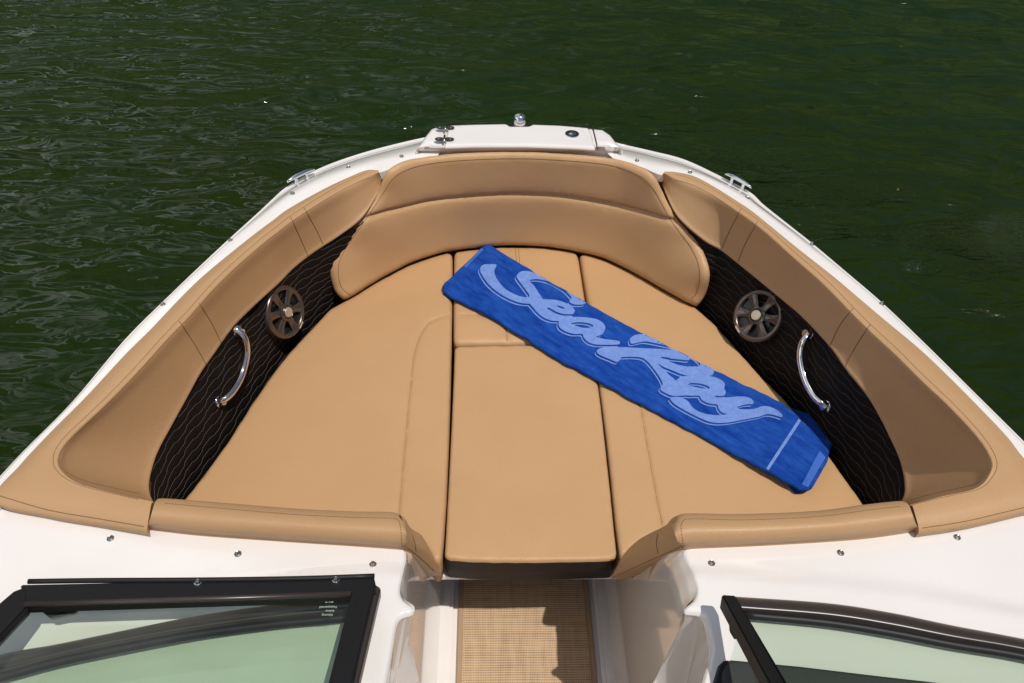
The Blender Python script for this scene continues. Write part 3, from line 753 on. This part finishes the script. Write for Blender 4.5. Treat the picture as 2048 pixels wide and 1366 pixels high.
# speakers -----------------------------------------------------------------
def speaker(px, py, bvh, badge_px, s, rot):
    p, n = hit(bvh, px, py)
    tri = [P(585, 536, .175), P(500, 628, .17), P(600, 673, -.035)] if s < 0 else [P(1562, 595, .17), P(1478, 526, .175), P(1515, 738, -.035)]
    n = np.cross(tri[1]-tri[0], tri[2]-tri[0]); n /= np.linalg.norm(n)
    if n@(CAMP-p) < 0: n = -n
    n_, t, b = frame_of(n)
    R0 = .094
    p = p+n_*(.008 if s < 0 else .020)
    basket = lathe('speaker', p, n_, [(R0*.98, -.03), (R0*.98, .004), (R0*.84, .005), (R0*.80, -.004), (R0*.55, -.012), (R0*.28, -.006), (R0*.12, 0)], M_dark, boat, 40)
    lathe_ring = lathe('grille_ring', p, n_, [(R0*.80, .006), (R0*.81, .014), (R0*.86, .018), (R0*.95, .016), (R0*1.0, .009), (R0*1.0, -.012)], M_gun, basket, 48, sharp=60)
    me = lathe_ring.data; bm = bmesh.new(); bm.from_mesh(me); bm.faces.ensure_lookup_table()
    big = [f for f in bm.faces if len(f.verts) > 8]; bmesh.ops.delete(bm, geom=big, context='FACES_ONLY'); bm.to_mesh(me); bm.free()
    V = []; F = []
    for k in range(6):
        a = rot+k*math.pi/3; rd = math.cos(a)*t+math.sin(a)*b; td = -math.sin(a)*t+math.cos(a)*b
        prev = None
        for i, (r, w, h) in enumerate([(.22, .14, .016), (.42, .12, .013), (.65, .15, .012), (.84, .22, .016)]):
            k0 = len(V)
            for (q, dz) in ((-1, -.004), (-.6, 0), (.6, 0), (1, -.004)): V.append(p+n_*(h+dz)+R0*(rd*r+td*w*q))
            if prev is not None:
                for j in range(3): F.append((prev+j, prev+j+1, k0+j+1, k0+j))
            prev = k0
    sp = mesh('grille_spokes', V, F, M_gun, basket); recalc(sp)
    lathe('hub_cap', p, n_, [(R0*.34, .008), (R0*.33, .018), (R0*.26, .021), (R0*.24, .019), (R0*.20, .024), (.001, .026)], M_gun, basket, 28)
    hc = lathe('hub_badge', p+n_*.0245, n_, [(R0*.19, 0), (R0*.175, .0025), (.001, .003)], M_badge, basket, 24)
    bp, _ = hit(bvh, *badge_px)
    rd = bp-p; rd -= n_*(rd@n_); rd /= np.linalg.norm(rd); td = np.cross(n_, rd)
    c0 = p+rd*R0*.9+n_*.0195
    prism('badge_plate', [c0+td*.014+rd*.003, c0-td*.014+rd*.003, c0-td*.014-rd*.003, c0+td*.014-rd*.003], .004, M_badge, basket, .0006, n_)
    return basket
spk = [speaker(563, 624, qb[0], (592, 662), -1, .1), speaker(1523, 634, qb[1], (1490, 668), 1, -.1)]

# grab handles ---------------------------------------------------------------
def handle(path, bvh, ends, stand=.05):
    pts = []
    n = len(path)
    for i, (x, y) in enumerate(path):
        # stand off the panel: walk towards the camera from the panel
        p, nn = hit(bvh, x, y)
        if p is None: continue
        f = math.sin(math.pi*min(1, max(0, i/(n-1))))**.5
        d = CAMP-p; d /= np.linalg.norm(d)
        pts.append(p+d*(.012+stand*f)+nn*.0)
    pts = cr(pts, 6)
    o = tubes('grab_handle', [pts], .0118, M_chrome, boat, sides=14)
    for e in (0, -1):
        q = pts[e]; h, nn = hit(bvh, *px_of(q))
        if h is None: continue
        lathe('end_flange', h, nn, [(.019, -.002), (.019, .004), (.015, .008), (.0125, .02)], M_chrome, o, 20)
    return o
handle([(475,662),(486,672),(492,688),(493,710),(487,738),(478,762),(464,784),(450,797),(438,803)], qb[0], None)
handle([(1618,668),(1608,680),(1602,697),(1601,718),(1606,745),(1615,770),(1628,792),(1641,804),(1654,812)], qb[1], None)

# cleats ---------------------------------------------------------------------
gb = bvh_of(*gun_objs)
def cleat(b1, b2, e1, e2):
    p1, n1 = hit(gb, *b1); p2, n2 = hit(gb, *b2)
    up = np.array([0, 0, 1.]); h = .025
    t1 = p1+up*h; t2 = p2+up*h; d = (t2-t1)/np.linalg.norm(t2-t1)
    n = 13; path = []; rr = []
    for i in range(n):
        f = -1+2*i/(n-1); path.append((t1+t2)/2+d*f*.062+up*(.004-.006*abs(f)**3)); rr.append(.0085*(1-.55*abs(f)**2.2))
    o = tubes('cleat', [path], np.array(rr), M_chrome, boat, sides=12)
    for p in (p1, p2):
        lathe('cleat_post', p-up*.004, up, [(.0115, 0), (.0105, .005), (.0068, .015), (.0075, h+.003)], M_chrome, o, 18)
    return o
cleat((593,367), (614,357), None, None); cleat((1463,366), (1485,378), None, None)

# snaps ------------------------------------------------------------------------
allb = bvh_of(*gun_objs, dkL, dkR, fd)
def snap(x, y, bvh=None, parent=None, R0=.0085):
    p, n = hit(bvh or allb, x, y)
    if p is None: return
    o = lathe('snap_fastener', p-n*.0006, n, [(R0, 0), (R0*.96, .0022), (R0*.62, .0028), (R0*.52, .0045), (R0*.55, .0075), (R0*.42, .009), (R0*.2, .0078), (.0006, .0076)], M_steel, parent or boat, 18)
    return o
for q in [(221,1077),(476,1108),(746,1129),(1914,1075),(1681,1106),(1423,1127)]: snap(*q, R0=.0085)
for q in [(585,387),(697,335),(803,313),(1274,321),(1380,345),(1494,396)]: snap(*q, R0=.0085)
for q in [(461,481),(326,609),(1624,489),(1763,608)]: snap(*q, R0=.008)

# hinges, latch, bow light ------------------------------------------------------
def hinge(cx, cy, s=1.):
    p = P(cx, cy, .4525); t = np.array([1., 0, 0]); u = np.array([0, 1., 0])
    o = None; V = []; F = []
    for sg in (-1, 1):
        k0 = len(V); m = 20
        for z in (.0, .003):
            for i in range(m):
                a = 2*math.pi*i/m; V.append(p+np.array([sg*.0165*s+math.cos(a)*.018*s, math.sin(a)*.0115*s, z+(.0004 if sg > 0 else 0)]))
        for i in range(m): F.append((k0+i, k0+(i+1) % m, k0+m+(i+1) % m, k0+m+i))
        F.append(tuple(k0+m+i for i in range(m)))
    o = mesh('hinge', V, F, M_frame2, lid, sharp=40); recalc(o)
    # knuckle across
    k = tubes('x', [[p+np.array([0, -.024, .004]), p+np.array([0, -.012, .007]), p+np.array([0, .016, .0075])]], .0042*s, M_steel, None, 10)
    for sg in (-1, 1): 
        c = lathe('x', p+np.array([sg*.021*s, 0, .003]), (0, 0, 1), [(.005, 0), (.0045, .0015), (.0005, .002)], M_chrome, None, 12)
        join(o, c)
    join(o, k); return o
def join(a, b):
    bm = bmesh.new(); bm.from_mesh(a.data); n0 = len(a.data.materials); off_ = len(bm.faces)
    bm.from_mesh(b.data); bm.faces.ensure_lookup_table()
    if b.data.materials[0].name not in [m.name for m in a.data.materials]: a.data.materials.append(b.data.materials[0])
    idx = [m.name for m in a.data.materials].index(b.data.materials[0].name)
    for f in bm.faces[off_:]: f.material_index = idx
    bm.to_mesh(a.data); bm.free(); me = b.data; bpy.data.objects.remove(b); bpy.data.meshes.remove(me)
hinge(891, 256); hinge(889, 279, 1.05)
p, n = hit(bow_b, 1144, 269)
lt = lathe('latch', p, (0, 0, 1), [(.026, 0), (.026, .003), (.023, .0035), (.022, .0015), (.0005, .0012)], M_dark, lid, 30)
r_ = lathe('x', p+np.array([0, 0, .0014]), (0, 0, 1), [(.0165, 0), (.016, .002), (.012, .0015), (.0005, .0012)], M_steel, None, 24); join(lt, r_)
r_ = tubes('x', [[p+np.array([-.012, -.004, .004]), p+np.array([.010, .005, .004])]], .0035, M_chrome, None, 8); join(lt, r_)
rg = lathe('x', p, (0, 0, 1), [(.0275, 0), (.027, .0038), (.0245, .0042)], M_chrome, None, 30)
bm = bmesh.new(); bm.from_mesh(rg.data); bmesh.ops.delete(bm, geom=[f for f in bm.faces if len(f.verts) > 8], context='FACES_ONLY'); bm.to_mesh(rg.data); bm.free(); join(lt, rg)
p = P(1039, 252, .425)
nl = lathe('navigation_light', p, (0, 0, 1), [(.036, -.01), (.036, .008), (.028, .014), (.024, .016), (.022, .018)], M_frame2, boat, 30, sx=.8)
lathe('light_housing', p, (0, 0, 1), [(.026, .010), (.027, .02), (.0265, .034), (.023, .044), (.014, .051), (.001, .053)], M_chrome, nl, 30)
# lid gap strip on the right
gp = [P(1185,255,.437), P(1190,275,.437), P(1195,297,.437)]
tubes('lid_gap', [gp], .0035, M_frame2, boat, 6)

# windshield, starboard ----------------------------------------------------------
ws = empty('x'); bpy.data.objects.remove(ws)
def band(rows, nm, mat_, parent):
    """rows: (outer px, z0),(mid px, z),(inner px, z)"""
    S_ = []
    for r in rows:
        pts = [P(*q) for q in r]; S_.append([pts[0]-(0, 0, .02)]+pts+[pts[-1]-(0, 0, .03)])
    o, _ = loft(nm, S_, mat_, parent, su=8, sv=4); recalc(o); return o
bR = [((1470,1193),(1490,1239)),((1653,1206),(1653,1255)),((1780,1225),(1780,1275)),((1906,1251),(1906,1299)),((2048,1278),(2048,1322)),((2250,1322),(2250,1370))]
wsR = band([[(a[0], a[1], .385), (a[0], a[1]*.8+b[1]*.2, .40), (a[0], a[1]*.55+b[1]*.45, .402), (a[0], a[1]*.4+b[1]*.6, .392)] for a, b in bR], 'windshield', M_frame2, boat)
tubes('glazing_bead', [cr([P(b[0], a[1]*.2+b[1]*.8, .402) for a, b in bR], 8)], .0095, M_frame, wsR, 10)
gl = [[P(b[0], b[1]-6, .402), P(b[0]+10, b[1]+60, .45), P(b[0]+30, b[1]+190, .56)] for a, b in bR]
loft('pane', gl, M_glassR, wsR, su=6, sv=4)
# strut
t0 = [P(1443,1188,.47), P(1471,1190,.47), P(1578,1370,.58), P(1606,1425,.60), P(1565,1425,.60), P(1541,1370,.58)]
stt = prism('centre_post', t0, .035, M_frame, wsR, .003)
lk = prism('latch_block', [P(1462,1232,.455), P(1474,1236,.455), P(1480,1262,.46), P(1474,1270,.46), P(1463,1252,.455)], .02, M_frame, wsR, .002)
# dash behind
DK = [(1462,1318),(1600,1331),(1750,1349),(1900,1366),(2100,1390),(2100,1440),(1440,1440),(1445,1340)]
sheet('dash_pad', resample(np.array(DK, float), 8, True), deckz_R(2000, 1400)+.006 if False else .392, M_dash, boat, Rm=.006, ppm=1050, T=.012, step=24, ostep=8)
cs = [(1425,1366),(1436,1330),(1448,1319),(1462,1318),(1465,1440),(1415,1440)]
sheet('console_trim', resample(np.array(cs, float), 6, True), .386, M_dark, boat, Rm=.006, ppm=1050, T=.012, step=18, ostep=6)

# windshield, port, and the opened centre window lying over it ----------------------
bL = [((-220,1365),(-220,1420)),((0,1309),(0,1366)),((110,1289),(110,1334)),((213,1268),(228,1308)),((381,1234),(381,1280)),((533,1211),(533,1260)),((640,1199),(645,1250)),((712,1193),(712,1243)),((762,1190),(762,1240))]
wsL = band([[(a[0], a[1], .385), (a[0], a[1]*.8+b[1]*.2, .398), (a[0], a[1]*.55+b[1]*.45, .40), (a[0], a[1]*.4+b[1]*.6, .392)] for a, b in bL[:-1]], 'windshield', M_frame2, boat)
tubes('glazing_bead', [cr([P(b[0], a[1]*.2+b[1]*.8, .40) for a, b in bL[:-1]], 8)], .0095, M_frame, wsL, 10)
gl = [[P(b[0], b[1]-6, .40), P(b[0], b[1]+60, .43), P(b[0], b[1]+190, .48)] for a, b in bL[:-1]]
loft('pane', gl, M_glassR, wsL, su=6, sv=4)
def zwin(y): return .47+(y-1160)/206*.075
def W(x, y, dz=0.): return P(x, y, zwin(y)+dz)
ow = prism('centre_window', [W(40,1168), W(748,1153), W(757,1190), W(52,1212)], .022, M_frame, boat, .003)
prism('window_rail', [W(716,1166,.003), W(752,1167,.003), W(690,1430,.003), W(640,1430,.003), W(703,1184,.003)], .028, M_frame, ow, .003)
prism('window_hinge_rail', [W(748,1166,-.004), W(762,1175,-.004), W(702,1430,-.004), W(690,1430,-.004)], .026, M_frame2, ow, .003)
prism('window_rail', [W(26,1182,.002), W(52,1172,.002), W(56,1212,.002), W(-120,1398,.002), W(-160,1340,.002)], .024, M_frame, ow, .003)
tubes('window_gasket', [cr([W(57,1163,.002), W(200,1161,.002), W(400,1160,.002), W(600,1157,.002), W(749,1152,.002)], 4)], .0055, M_rubber, ow, 8)
tubes('window_bead', [[W(50,1209,.004), W(380,1199,.004), W(702,1188,.004)]], .006, M_frame2, ow, 8)
pane = mesh('pane', [W(45,1205,-.01), W(705,1182,-.01), W(645,1430,-.01), W(-140,1430,-.01)], [(0, 1, 2, 3)], M_glass, ow, False)
wb_ = bvh_of(ow)
for q in [(120,1168),(396,1166),(672,1161)]: snap(*q, bvh=wb_, parent=ow, R0=.0085)
prism('window_bracket', [P(76,1216,.43), P(155,1214,.43), P(150,1226,.43), P(100,1236,.43)], .012, M_steel, ow, .002)
# etched glass marking: small upside-down lines of lettering
def text(body, c, ux, uy, h, name, m, parent):
    cu = bpy.data.curves.new(name, 'FONT'); cu.body = body; cu.size = 1; cu.align_x = 'CENTER'
    to = bpy.data.objects.new(name, cu); scene.collection.objects.link(to)
    dg = bpy.context.evaluated_depsgraph_get(); me = bpy.data.meshes.new_from_object(to.evaluated_get(dg)); bpy.data.objects.remove(to); bpy.data.curves.remove(cu)
    V = [c+ux*v.co.x*h+uy*v.co.y*h for v in me.vertices]; F = [tuple(p.vertices) for p in me.polygons]
    o = mesh(name, V, F, m, parent, False); bpy.data.meshes.remove(me); return o
def etch():
    ux = W(700, 1210)-W(660, 1211); ux /= np.linalg.norm(ux); uy = W(665, 1230)-W(668, 1206); uy /= np.linalg.norm(uy)
    a = None
    for (t, x, y, h) in [('AS 2  M', 659, 1203, .005), ('Tempered', 657, 1212, .0085), ('Safety', 660, 1220, .0075), ('Glazing', 655, 1228, .0075)]:
        o = text(t, W(x, y, -.0085), -ux, uy, h, 'etched_marking', M_etch, ow)
        if a is None: a = o
        else: join(a, o)
etch()

# ------------------------------------------------------------------ seat cushions (they lift out)
def cushion(outline, label, seams=(), T=.10, side=None, R0=.016, crown=.006, st_lines=(), group='tan bow seat cushions', sub=3, amp=.0009, cat='cushion'):
    root = empty('seat_cushion', (0, 0, 0)); tag(root, label, cat, group)
    o = sheet('cushion_top', cr(outline, sub, True) if sub > 1 else resample(np.array(outline, float), 6, True), 0., M_seat, root, Rm=R0, ppm=640, T=T, crown=crown, seams=seams, step=15, ostep=7, side_mat=side, noise_amp=amp, pucker=.0024)
    b = bvh_of(o)
    if seams or st_lines:
        ls = [s[0] for s in seams]
        if ls: stitch('seam_thread', b, ls, M_thread, root, r=.0009, lift=-.0004)
        if st_lines: stitch('stitching', b, st_lines, M_thread, root, r=.0009, lift=.0003)
    return root, o
def dens(pts, corners=()):
    return pts
LS = [(893,502),(901,501),(905,507),(905,560),(904,620),(903,690),(901,780),(898,880),(893,1000),(887,1085),(884,1112),(878,1121),(868,1121),(856,1100),(842,1080),(820,1062),(790,1052),(600,1046),(400,1040),(352,1034),(348,1026),(361,1004),(400,955),(453,883),(502,805),(543,746),(579,700),(634,642),(660,614),(694,596),(750,562),(813,528),(860,511)]
cL, cLo = cushion(LS, 'large left tan bow seat cushion without anything lying on it', seams=[([(901,631),(880,635),(856,648),(838,676),(827,715),(822,760),(813,850),(805,940),(797,1034)], .0045, .004)], sub=1)
RSs = [(1160,510),(1163,503),(1172,504),(1212,517),(1275,547),(1338,583),(1391,611),(1425,640),(1455,672),(1485,707),(1515,741),(1545,771),(1580,807),(1610,842),(1645,890),(1670,923),(1695,959),(1715,986),(1735,1015),(1748,1035),(1742,1042),(1500,1058),(1335,1062),(1300,1076),(1262,1098),(1250,1110),(1241,1110),(1237,1095),(1230,1040),(1222,960),(1212,870),(1203,800),(1190,715),(1178,620)]
cR, cRo = cushion(RSs, 'large right tan bow seat cushion partly under the blue towel', seams=[([(1262,700),(1275,780),(1295,895),(1310,980),(1326,1058)], .0045, .004)], sub=1)
FS = [(908,506),(912,499),(1000,490),(1086,491),(1147,499),(1155,504),(1158,515),(1171,600),(1180,668),(1176,681),(1168,684),(1050,684),(916,686),(909,684),(907,676),(907,600)]
cF, cFo = cushion(FS, 'small front centre cushion under the towel\'s upper end', seams=[([(907,630),(960,630),(1020,629),(1100,628),(1175,626)], .003, .004), ([(1012,630),(1013,655),(1014,684)], .003, .003)], st_lines=[[(1031,497),(1034,540),(1037,600)],[(1037,497),(1040,540),(1043,600)]], sub=1, crown=.004)
CS = [(909,697),(912,691),(1050,688),(1172,688),(1184,692),(1188,705),(1201,800),(1210,880),(1220,970),(1229,1060),(1234,1108),(1228,1118),(1180,1120),(1050,1122),(950,1121),(896,1117),(889,1110),(892,1060),(898,950),(903,850),(907,760)]
cC, cCo = cushion(CS, 'rectangular centre filler cushion with black front edge above the woven mat', side=M_blackv, T=.092, R0=.011, sub=1, group=None)
for o in (cC,): o.name = 'filler_cushion'

# ------------------------------------------------------------------ woven mat
mroot = empty('floor_mat'); tag(mroot, 'woven tan and brown mat on the walkway floor below the filler cushion', 'mat')
box('woven_top', (-.199, -.3, -.462), (.203, 1.85, -.4535), M_mat, mroot, .001)
for lo, hi in (((-.216, -.3, -.4625), (-.199, 1.85, -.4515)), ((.203, -.3, -.4625), (.220, 1.85, -.4515))):
    box('edge_binding', lo, hi, M_bind, mroot, .003)

# ------------------------------------------------------------------ towel
TW = [(975,488),(985,491),(1073,546),(1172,603),(1270,657),(1350,698),(1426,737),(1533,788),(1565,804),(1584,820),(1600,836),(1631,872),(1648,896),(1657,911),(1655,920),(1640,948),(1624,976),(1616,980),(1600,979),(1592,971),(1578,966),(1533,942),(1470,908),(1393,865),(1330,832),(1270,799),(1192,757),(1150,735),(1106,712),(1065,683),(1024,660),(967,624),(935,608),(909,597),(886,582),(884,572),(890,563),(926,531),(962,494)]
tdir = np.array([.86, .51]); tn = np.array([-.51, .86])
def towel_wr(V2, B, d):
    u = (V2-np.array([975, 488]))@tdir; v = (V2-np.array([975, 488]))@tn
    out = np.zeros(len(V2))
    def rg(x, y, z): return (1-min(1, abs(noise.noise(Vector((x, y, z))))*3.2))**2
    for i in range(len(V2)):
        U, V_ = u[i], v[i]
        a = noise.noise(Vector((U/170, V_/30, 1.3))); c = noise.noise(Vector((U/60+V_/40, V_/18-U/200, 7)))
        e0 = np.clip(1-U/150, 0, 1); e1 = np.clip((U-520)/170, 0, 1)
        out[i] = .0040*a+.0020*c+.0034*rg(U/240, V_/34, 2)*(.4+e1)+e0*.008*rg(U/60-V_/50, V_/44+U/70, 5)+e1*.0085*rg(U/95+V_/160, V_/30-U/260, 9)
    out += .003*np.exp(-((v-108)/14.)**2)
    return out*np.clip(d/9, .1, 1)
troot = empty('towel'); tag(troot, 'folded blue beach towel with script lettering lying across the bow cushions', 'towel')
TWj = resample(np.array(TW, float), 5, True); TWj = TWj+np.array([[noise.noise(Vector((p[0]/26, p[1]/26, 0))), noise.noise(Vector((p[0]/26, p[1]/26, 5)))] for p in TWj])*2.6
def zmain(x, y): return .024+.016*np.clip(((np.asarray(x, float)-975)*.86+(np.asarray(y, float)-488)*.51-600)/110, 0, 1)
two = sheet('towel_cloth', TWj, zmain, M_towel, troot, Rm=.0045, ppm=670, T=.007, step=6, ostep=5, rfun=towel_wr, upn=True)
# under fold, a little smaller, shows along the lower edge
U2 = [(1000,520),(1100,580),(1300,700),(1500,800),(1555,840),(1600,880),(1610,950),(1603,985),(1590,983),(1572,962),(1440,886),(1280,792),(1180,740),(1105,699),(1060,671),(960,610),(905,596),(884,586),(888,576),(930,540)]
sheet('under_fold', resample(np.array(U2, float), 6, True), .0125, M_towel, troot, Rm=.004, ppm=660, T=.006, step=16, ostep=7)
U3 = [(1540,795),(1575,808),(1600,819),(1626,826),(1648,832),(1664,845),(1671,856),(1670,872),(1664,893),(1655,917),(1648,930),(1630,932),(1590,900),(1550,850)]
def zu3(x, y): return -.004+.0*np.asarray(x, float)
bf = sheet('back_fold', resample(cr(U3, 3, True), 5, True), zu3, M_towel, troot, Rm=.011, ppm=690, T=.012, step=8, ostep=5, rfun=lambda V2, B, d: np.array([0.003*noise.noise(Vector((p[0]/28, p[1]/50, 2))) for p in V2])*np.clip(d/10, 0, 1))
tb = bvh_of(two)
def A_(L): return [(930+x/6.827, 500+y/6.827) for x, y in L]
def B_(L): return [(1170+x/6.827, 640+y/6.827) for x, y in L]
def C_(L): return [(1290+x/6.827, 700+y/6.827) for x, y in L]
polyS = A_([(430,205),(330,200),(250,205),(208,250),(215,310),(260,390),(320,470),(420,560),(540,640),(680,705),(800,735),(900,742),(1000,760),(1060,700),(1040,640),(1000,580),(940,490),(880,430),(930,405),(1040,410),(1180,450),(1340,540),(1445,640),(1452,665),(1425,710),(1480,745),(1560,752),(1625,745),(1655,715),(1640,690),(1450,590),(1250,475),(1100,405),(960,325),(850,292),(760,300),(715,340),(705,375),(740,430),(800,510),(860,590),(880,625),(860,650),(760,640),(660,600),(560,545),(480,460),(420,370),(400,290)])
polyE = A_([(880,720),(940,800),(1000,870),(1080,930),(1180,968),(1290,975),(1400,965),(1470,920),(1455,900),(1490,860),(1498,830),(1470,785),(1410,745),(1300,700),(1180,682),(1060,675),(950,650)])
polyA = A_([(1290,965),(1278,1030),(1310,1080),(1380,1120),(1480,1150),(1600,1152),(1618,1195),(1680,1260),(1780,1295),(1900,1300),(2090,1296),(2113,1271),(2108,1251),(2040,1236),(1940,1226),(1838,1206),(1790,1190),(1873,1156),(1908,1096),(1913,1046),(1878,996),(1800,950),(1700,932),(1560,918),(1450,922),(1380,940)])
polyR1 = B_([(618,315),(612,270),(640,235),(700,205),(780,198),(900,200),(1000,235),(1130,300),(1300,385),(1450,460),(1600,540),(1720,600),(1760,635),(1766,680),(1745,750),(1700,768),(1620,765),(1480,700),(1480,640),(1550,642),(1570,600),(1530,550),(1450,495),(1350,435),(1200,375),(1050,340),(900,310),(800,298),(700,320),(640,330)])
polyR2 = B_([(160,440),(170,410),(220,385),(350,372),(500,375),(700,385),(900,395),(1100,405),(1250,425),(1350,455),(1420,500),(1440,525),(1410,555),(1300,545),(1200,535),(1100,515),(1030,510),(1060,530),(1130,560),(1250,610),(1400,640),(1550,642),(1640,690),(1640,768),(1480,768),(1400,762),(1300,740),(1180,690),(1080,650),(1000,605),(1040,650),(1100,700),(1150,760),(1220,830),(1060,905),(1060,870),(1020,790),(960,700),(880,600),(800,530),(700,510),(600,508),(500,515),(480,545),(435,580),(350,545),(260,510),(190,475)])
polyA2 = B_([(1220,825),(1060,890),(1030,935),(1040,968),(1100,1003),(1190,1040),(1290,1040),(1370,1035),(1450,1040),(1570,1040),(1585,1085),(1630,1118),(1700,1145),(1815,1155),(1850,1130),(2000,1130),(1960,1065),(1780,1060),(1770,1040),(1890,1040),(1915,1005),(1915,970),(1898,940),(1910,890),(1880,840),(1800,795),(1700,770),(1550,755),(1400,762),(1300,785),(1245,830)])
polyY = C_([(750,600),(950,620),(950,662),(1080,660),(1200,645),(1340,640),(1430,660),(1475,700),(1480,725),(1465,745),(1400,745),(1310,765),(1255,792),(1290,810),(1400,815),(1500,805),(1560,785),(1620,770),(1700,780),(1790,820),(1850,865),(1875,905),(1862,925),(1800,905),(1720,885),(1650,885),(1560,915),(1450,935),(1330,960),(1200,985),(1080,1000),(960,1000),(860,980),(740,930),(620,870),(510,810),(410,750),(360,700),(340,660),(400,645),(480,650),(560,685),(600,720),(640,780),(700,830),(800,870),(900,890),(1020,895),(1120,880),(1050,860),(1000,800),(985,750),(900,740),(820,710),(760,660)])
holes = [A_([(1245,765),(1300,770),(1362,800),(1330,808),(1290,792)]), A_([(1120,795),(1160,800),(1250,850),(1350,880),(1460,882),(1450,905),(1350,903),(1240,873),(1150,828)]),
         A_([(1445,1010),(1520,992),(1620,995),(1700,1010),(1750,1035),(1740,1055),(1690,1068),(1620,1068),(1540,1050),(1480,1025)]),
         B_([(1410,890),(1440,868),(1520,868),(1620,885),(1690,915),(1700,940),(1660,945),(1580,935),(1480,915)])]
def sm(p):
    return resample(cr(p, 3, True), 1.6, True)
polys = [sm(p) for p in (polyS, polyE, polyA, polyR1, polyR2, polyA2, polyY)]; hl = [sm(p) for p in holes]
def inL(pts, s=0.):
    q = pts-np.array([-3.9, 5.0])*s
    a = np.zeros(len(q), bool)
    for p in polys: a |= inside(q, p)
    for h_ in hl: a &= ~inside(q, h_)
    return a
TWp = resample(np.array(TW, float), 5, True)
clip = inset(TW, 2.2, 4)
V2 = []; E2 = []
def addp(p):
    k = len(V2); V2.extend([Vector((float(a), float(b))) for a, b in p]); n_ = len(p); E2.extend([(k+i, k+(i+1) % n_) for i in range(n_)])
for s in (0., .62, 1.):
    for p in polys+hl: addp(p+np.array([-3.9, 5.0])*s)
gx, gy = np.meshgrid(np.arange(940, 1580, 5.), np.arange(510, 880, 5.)); gg = np.stack([gx.ravel(), gy.ravel()], -1)
gg = gg[inside(gg, TWp)]
gg = gg[inL(gg)]; V2.extend([Vector((float(a), float(b))) for a, b in gg])
res = delaunay_2d_cdt(V2, E2, [], 0, 1e-3)
VV = np.array([tuple(v) for v in res[0]]); FF = [f for f in res[2]]
cc_ = np.array([VV[list(f)].mean(0) for f in FF])
l0 = inL(cc_); l1 = inL(cc_, .62); l2 = inL(cc_, 1.)
ins = inside(cc_, clip)
main = l0 & ins; line = (~l0) & (~l1) & l2 & ins
FF = [f for f, k in zip(FF, main | line) if k]
used = sorted({i for f in FF for i in f}); rm = {}; V3 = []
for i in used:
    p, n = hit(tb, *VV[i])
    if p is None: p = P(*VV[i], .025); n = np.array([0, 0, 1.])
    rm[i] = len(V3); V3.append(p+np.array([0, 0, .0021]))
lt_ = mesh('lettering', V3, [tuple(rm[i] for i in f) for f in FF], M_letter, troot)
for pgn in lt_.data.polygons[:1]:
    if pgn.normal.z < 0: lt_.data.flip_normals()
def patch(name, quad, m, lift=.0012, nu=30, nv=4):
    a, b, c, d = [np.array(q, float) for q in quad]; V = []; F = []
    for i in range(nu+1):
        for j in range(nv+1):
            s, t = i/nu, j/nv; q = (a*(1-s)+b*s)*(1-t)+(d*(1-s)+c*s)*t
            p, n = hit(tb, *q)
            if p is None: p = P(*q, .03)
            V.append(p+np.array([0, 0, lift]))
    for i in range(nu):
        for j in range(nv):
            k = i*(nv+1)+j; F.append((k, k+1, k+nv+2, k+nv+1))
    return mesh(name, V, F, m, troot)
patch('woven_stripe', [(1597,838),(1532,938),(1537,941),(1602,842)], M_letter, .0018)
patch('hem', [(1639,902),(1603,970),(1616,975),(1651,915)], M_hem, .0018)
patch('hem', [(962,497),(928,533),(932,536),(968,499)], M_hem)
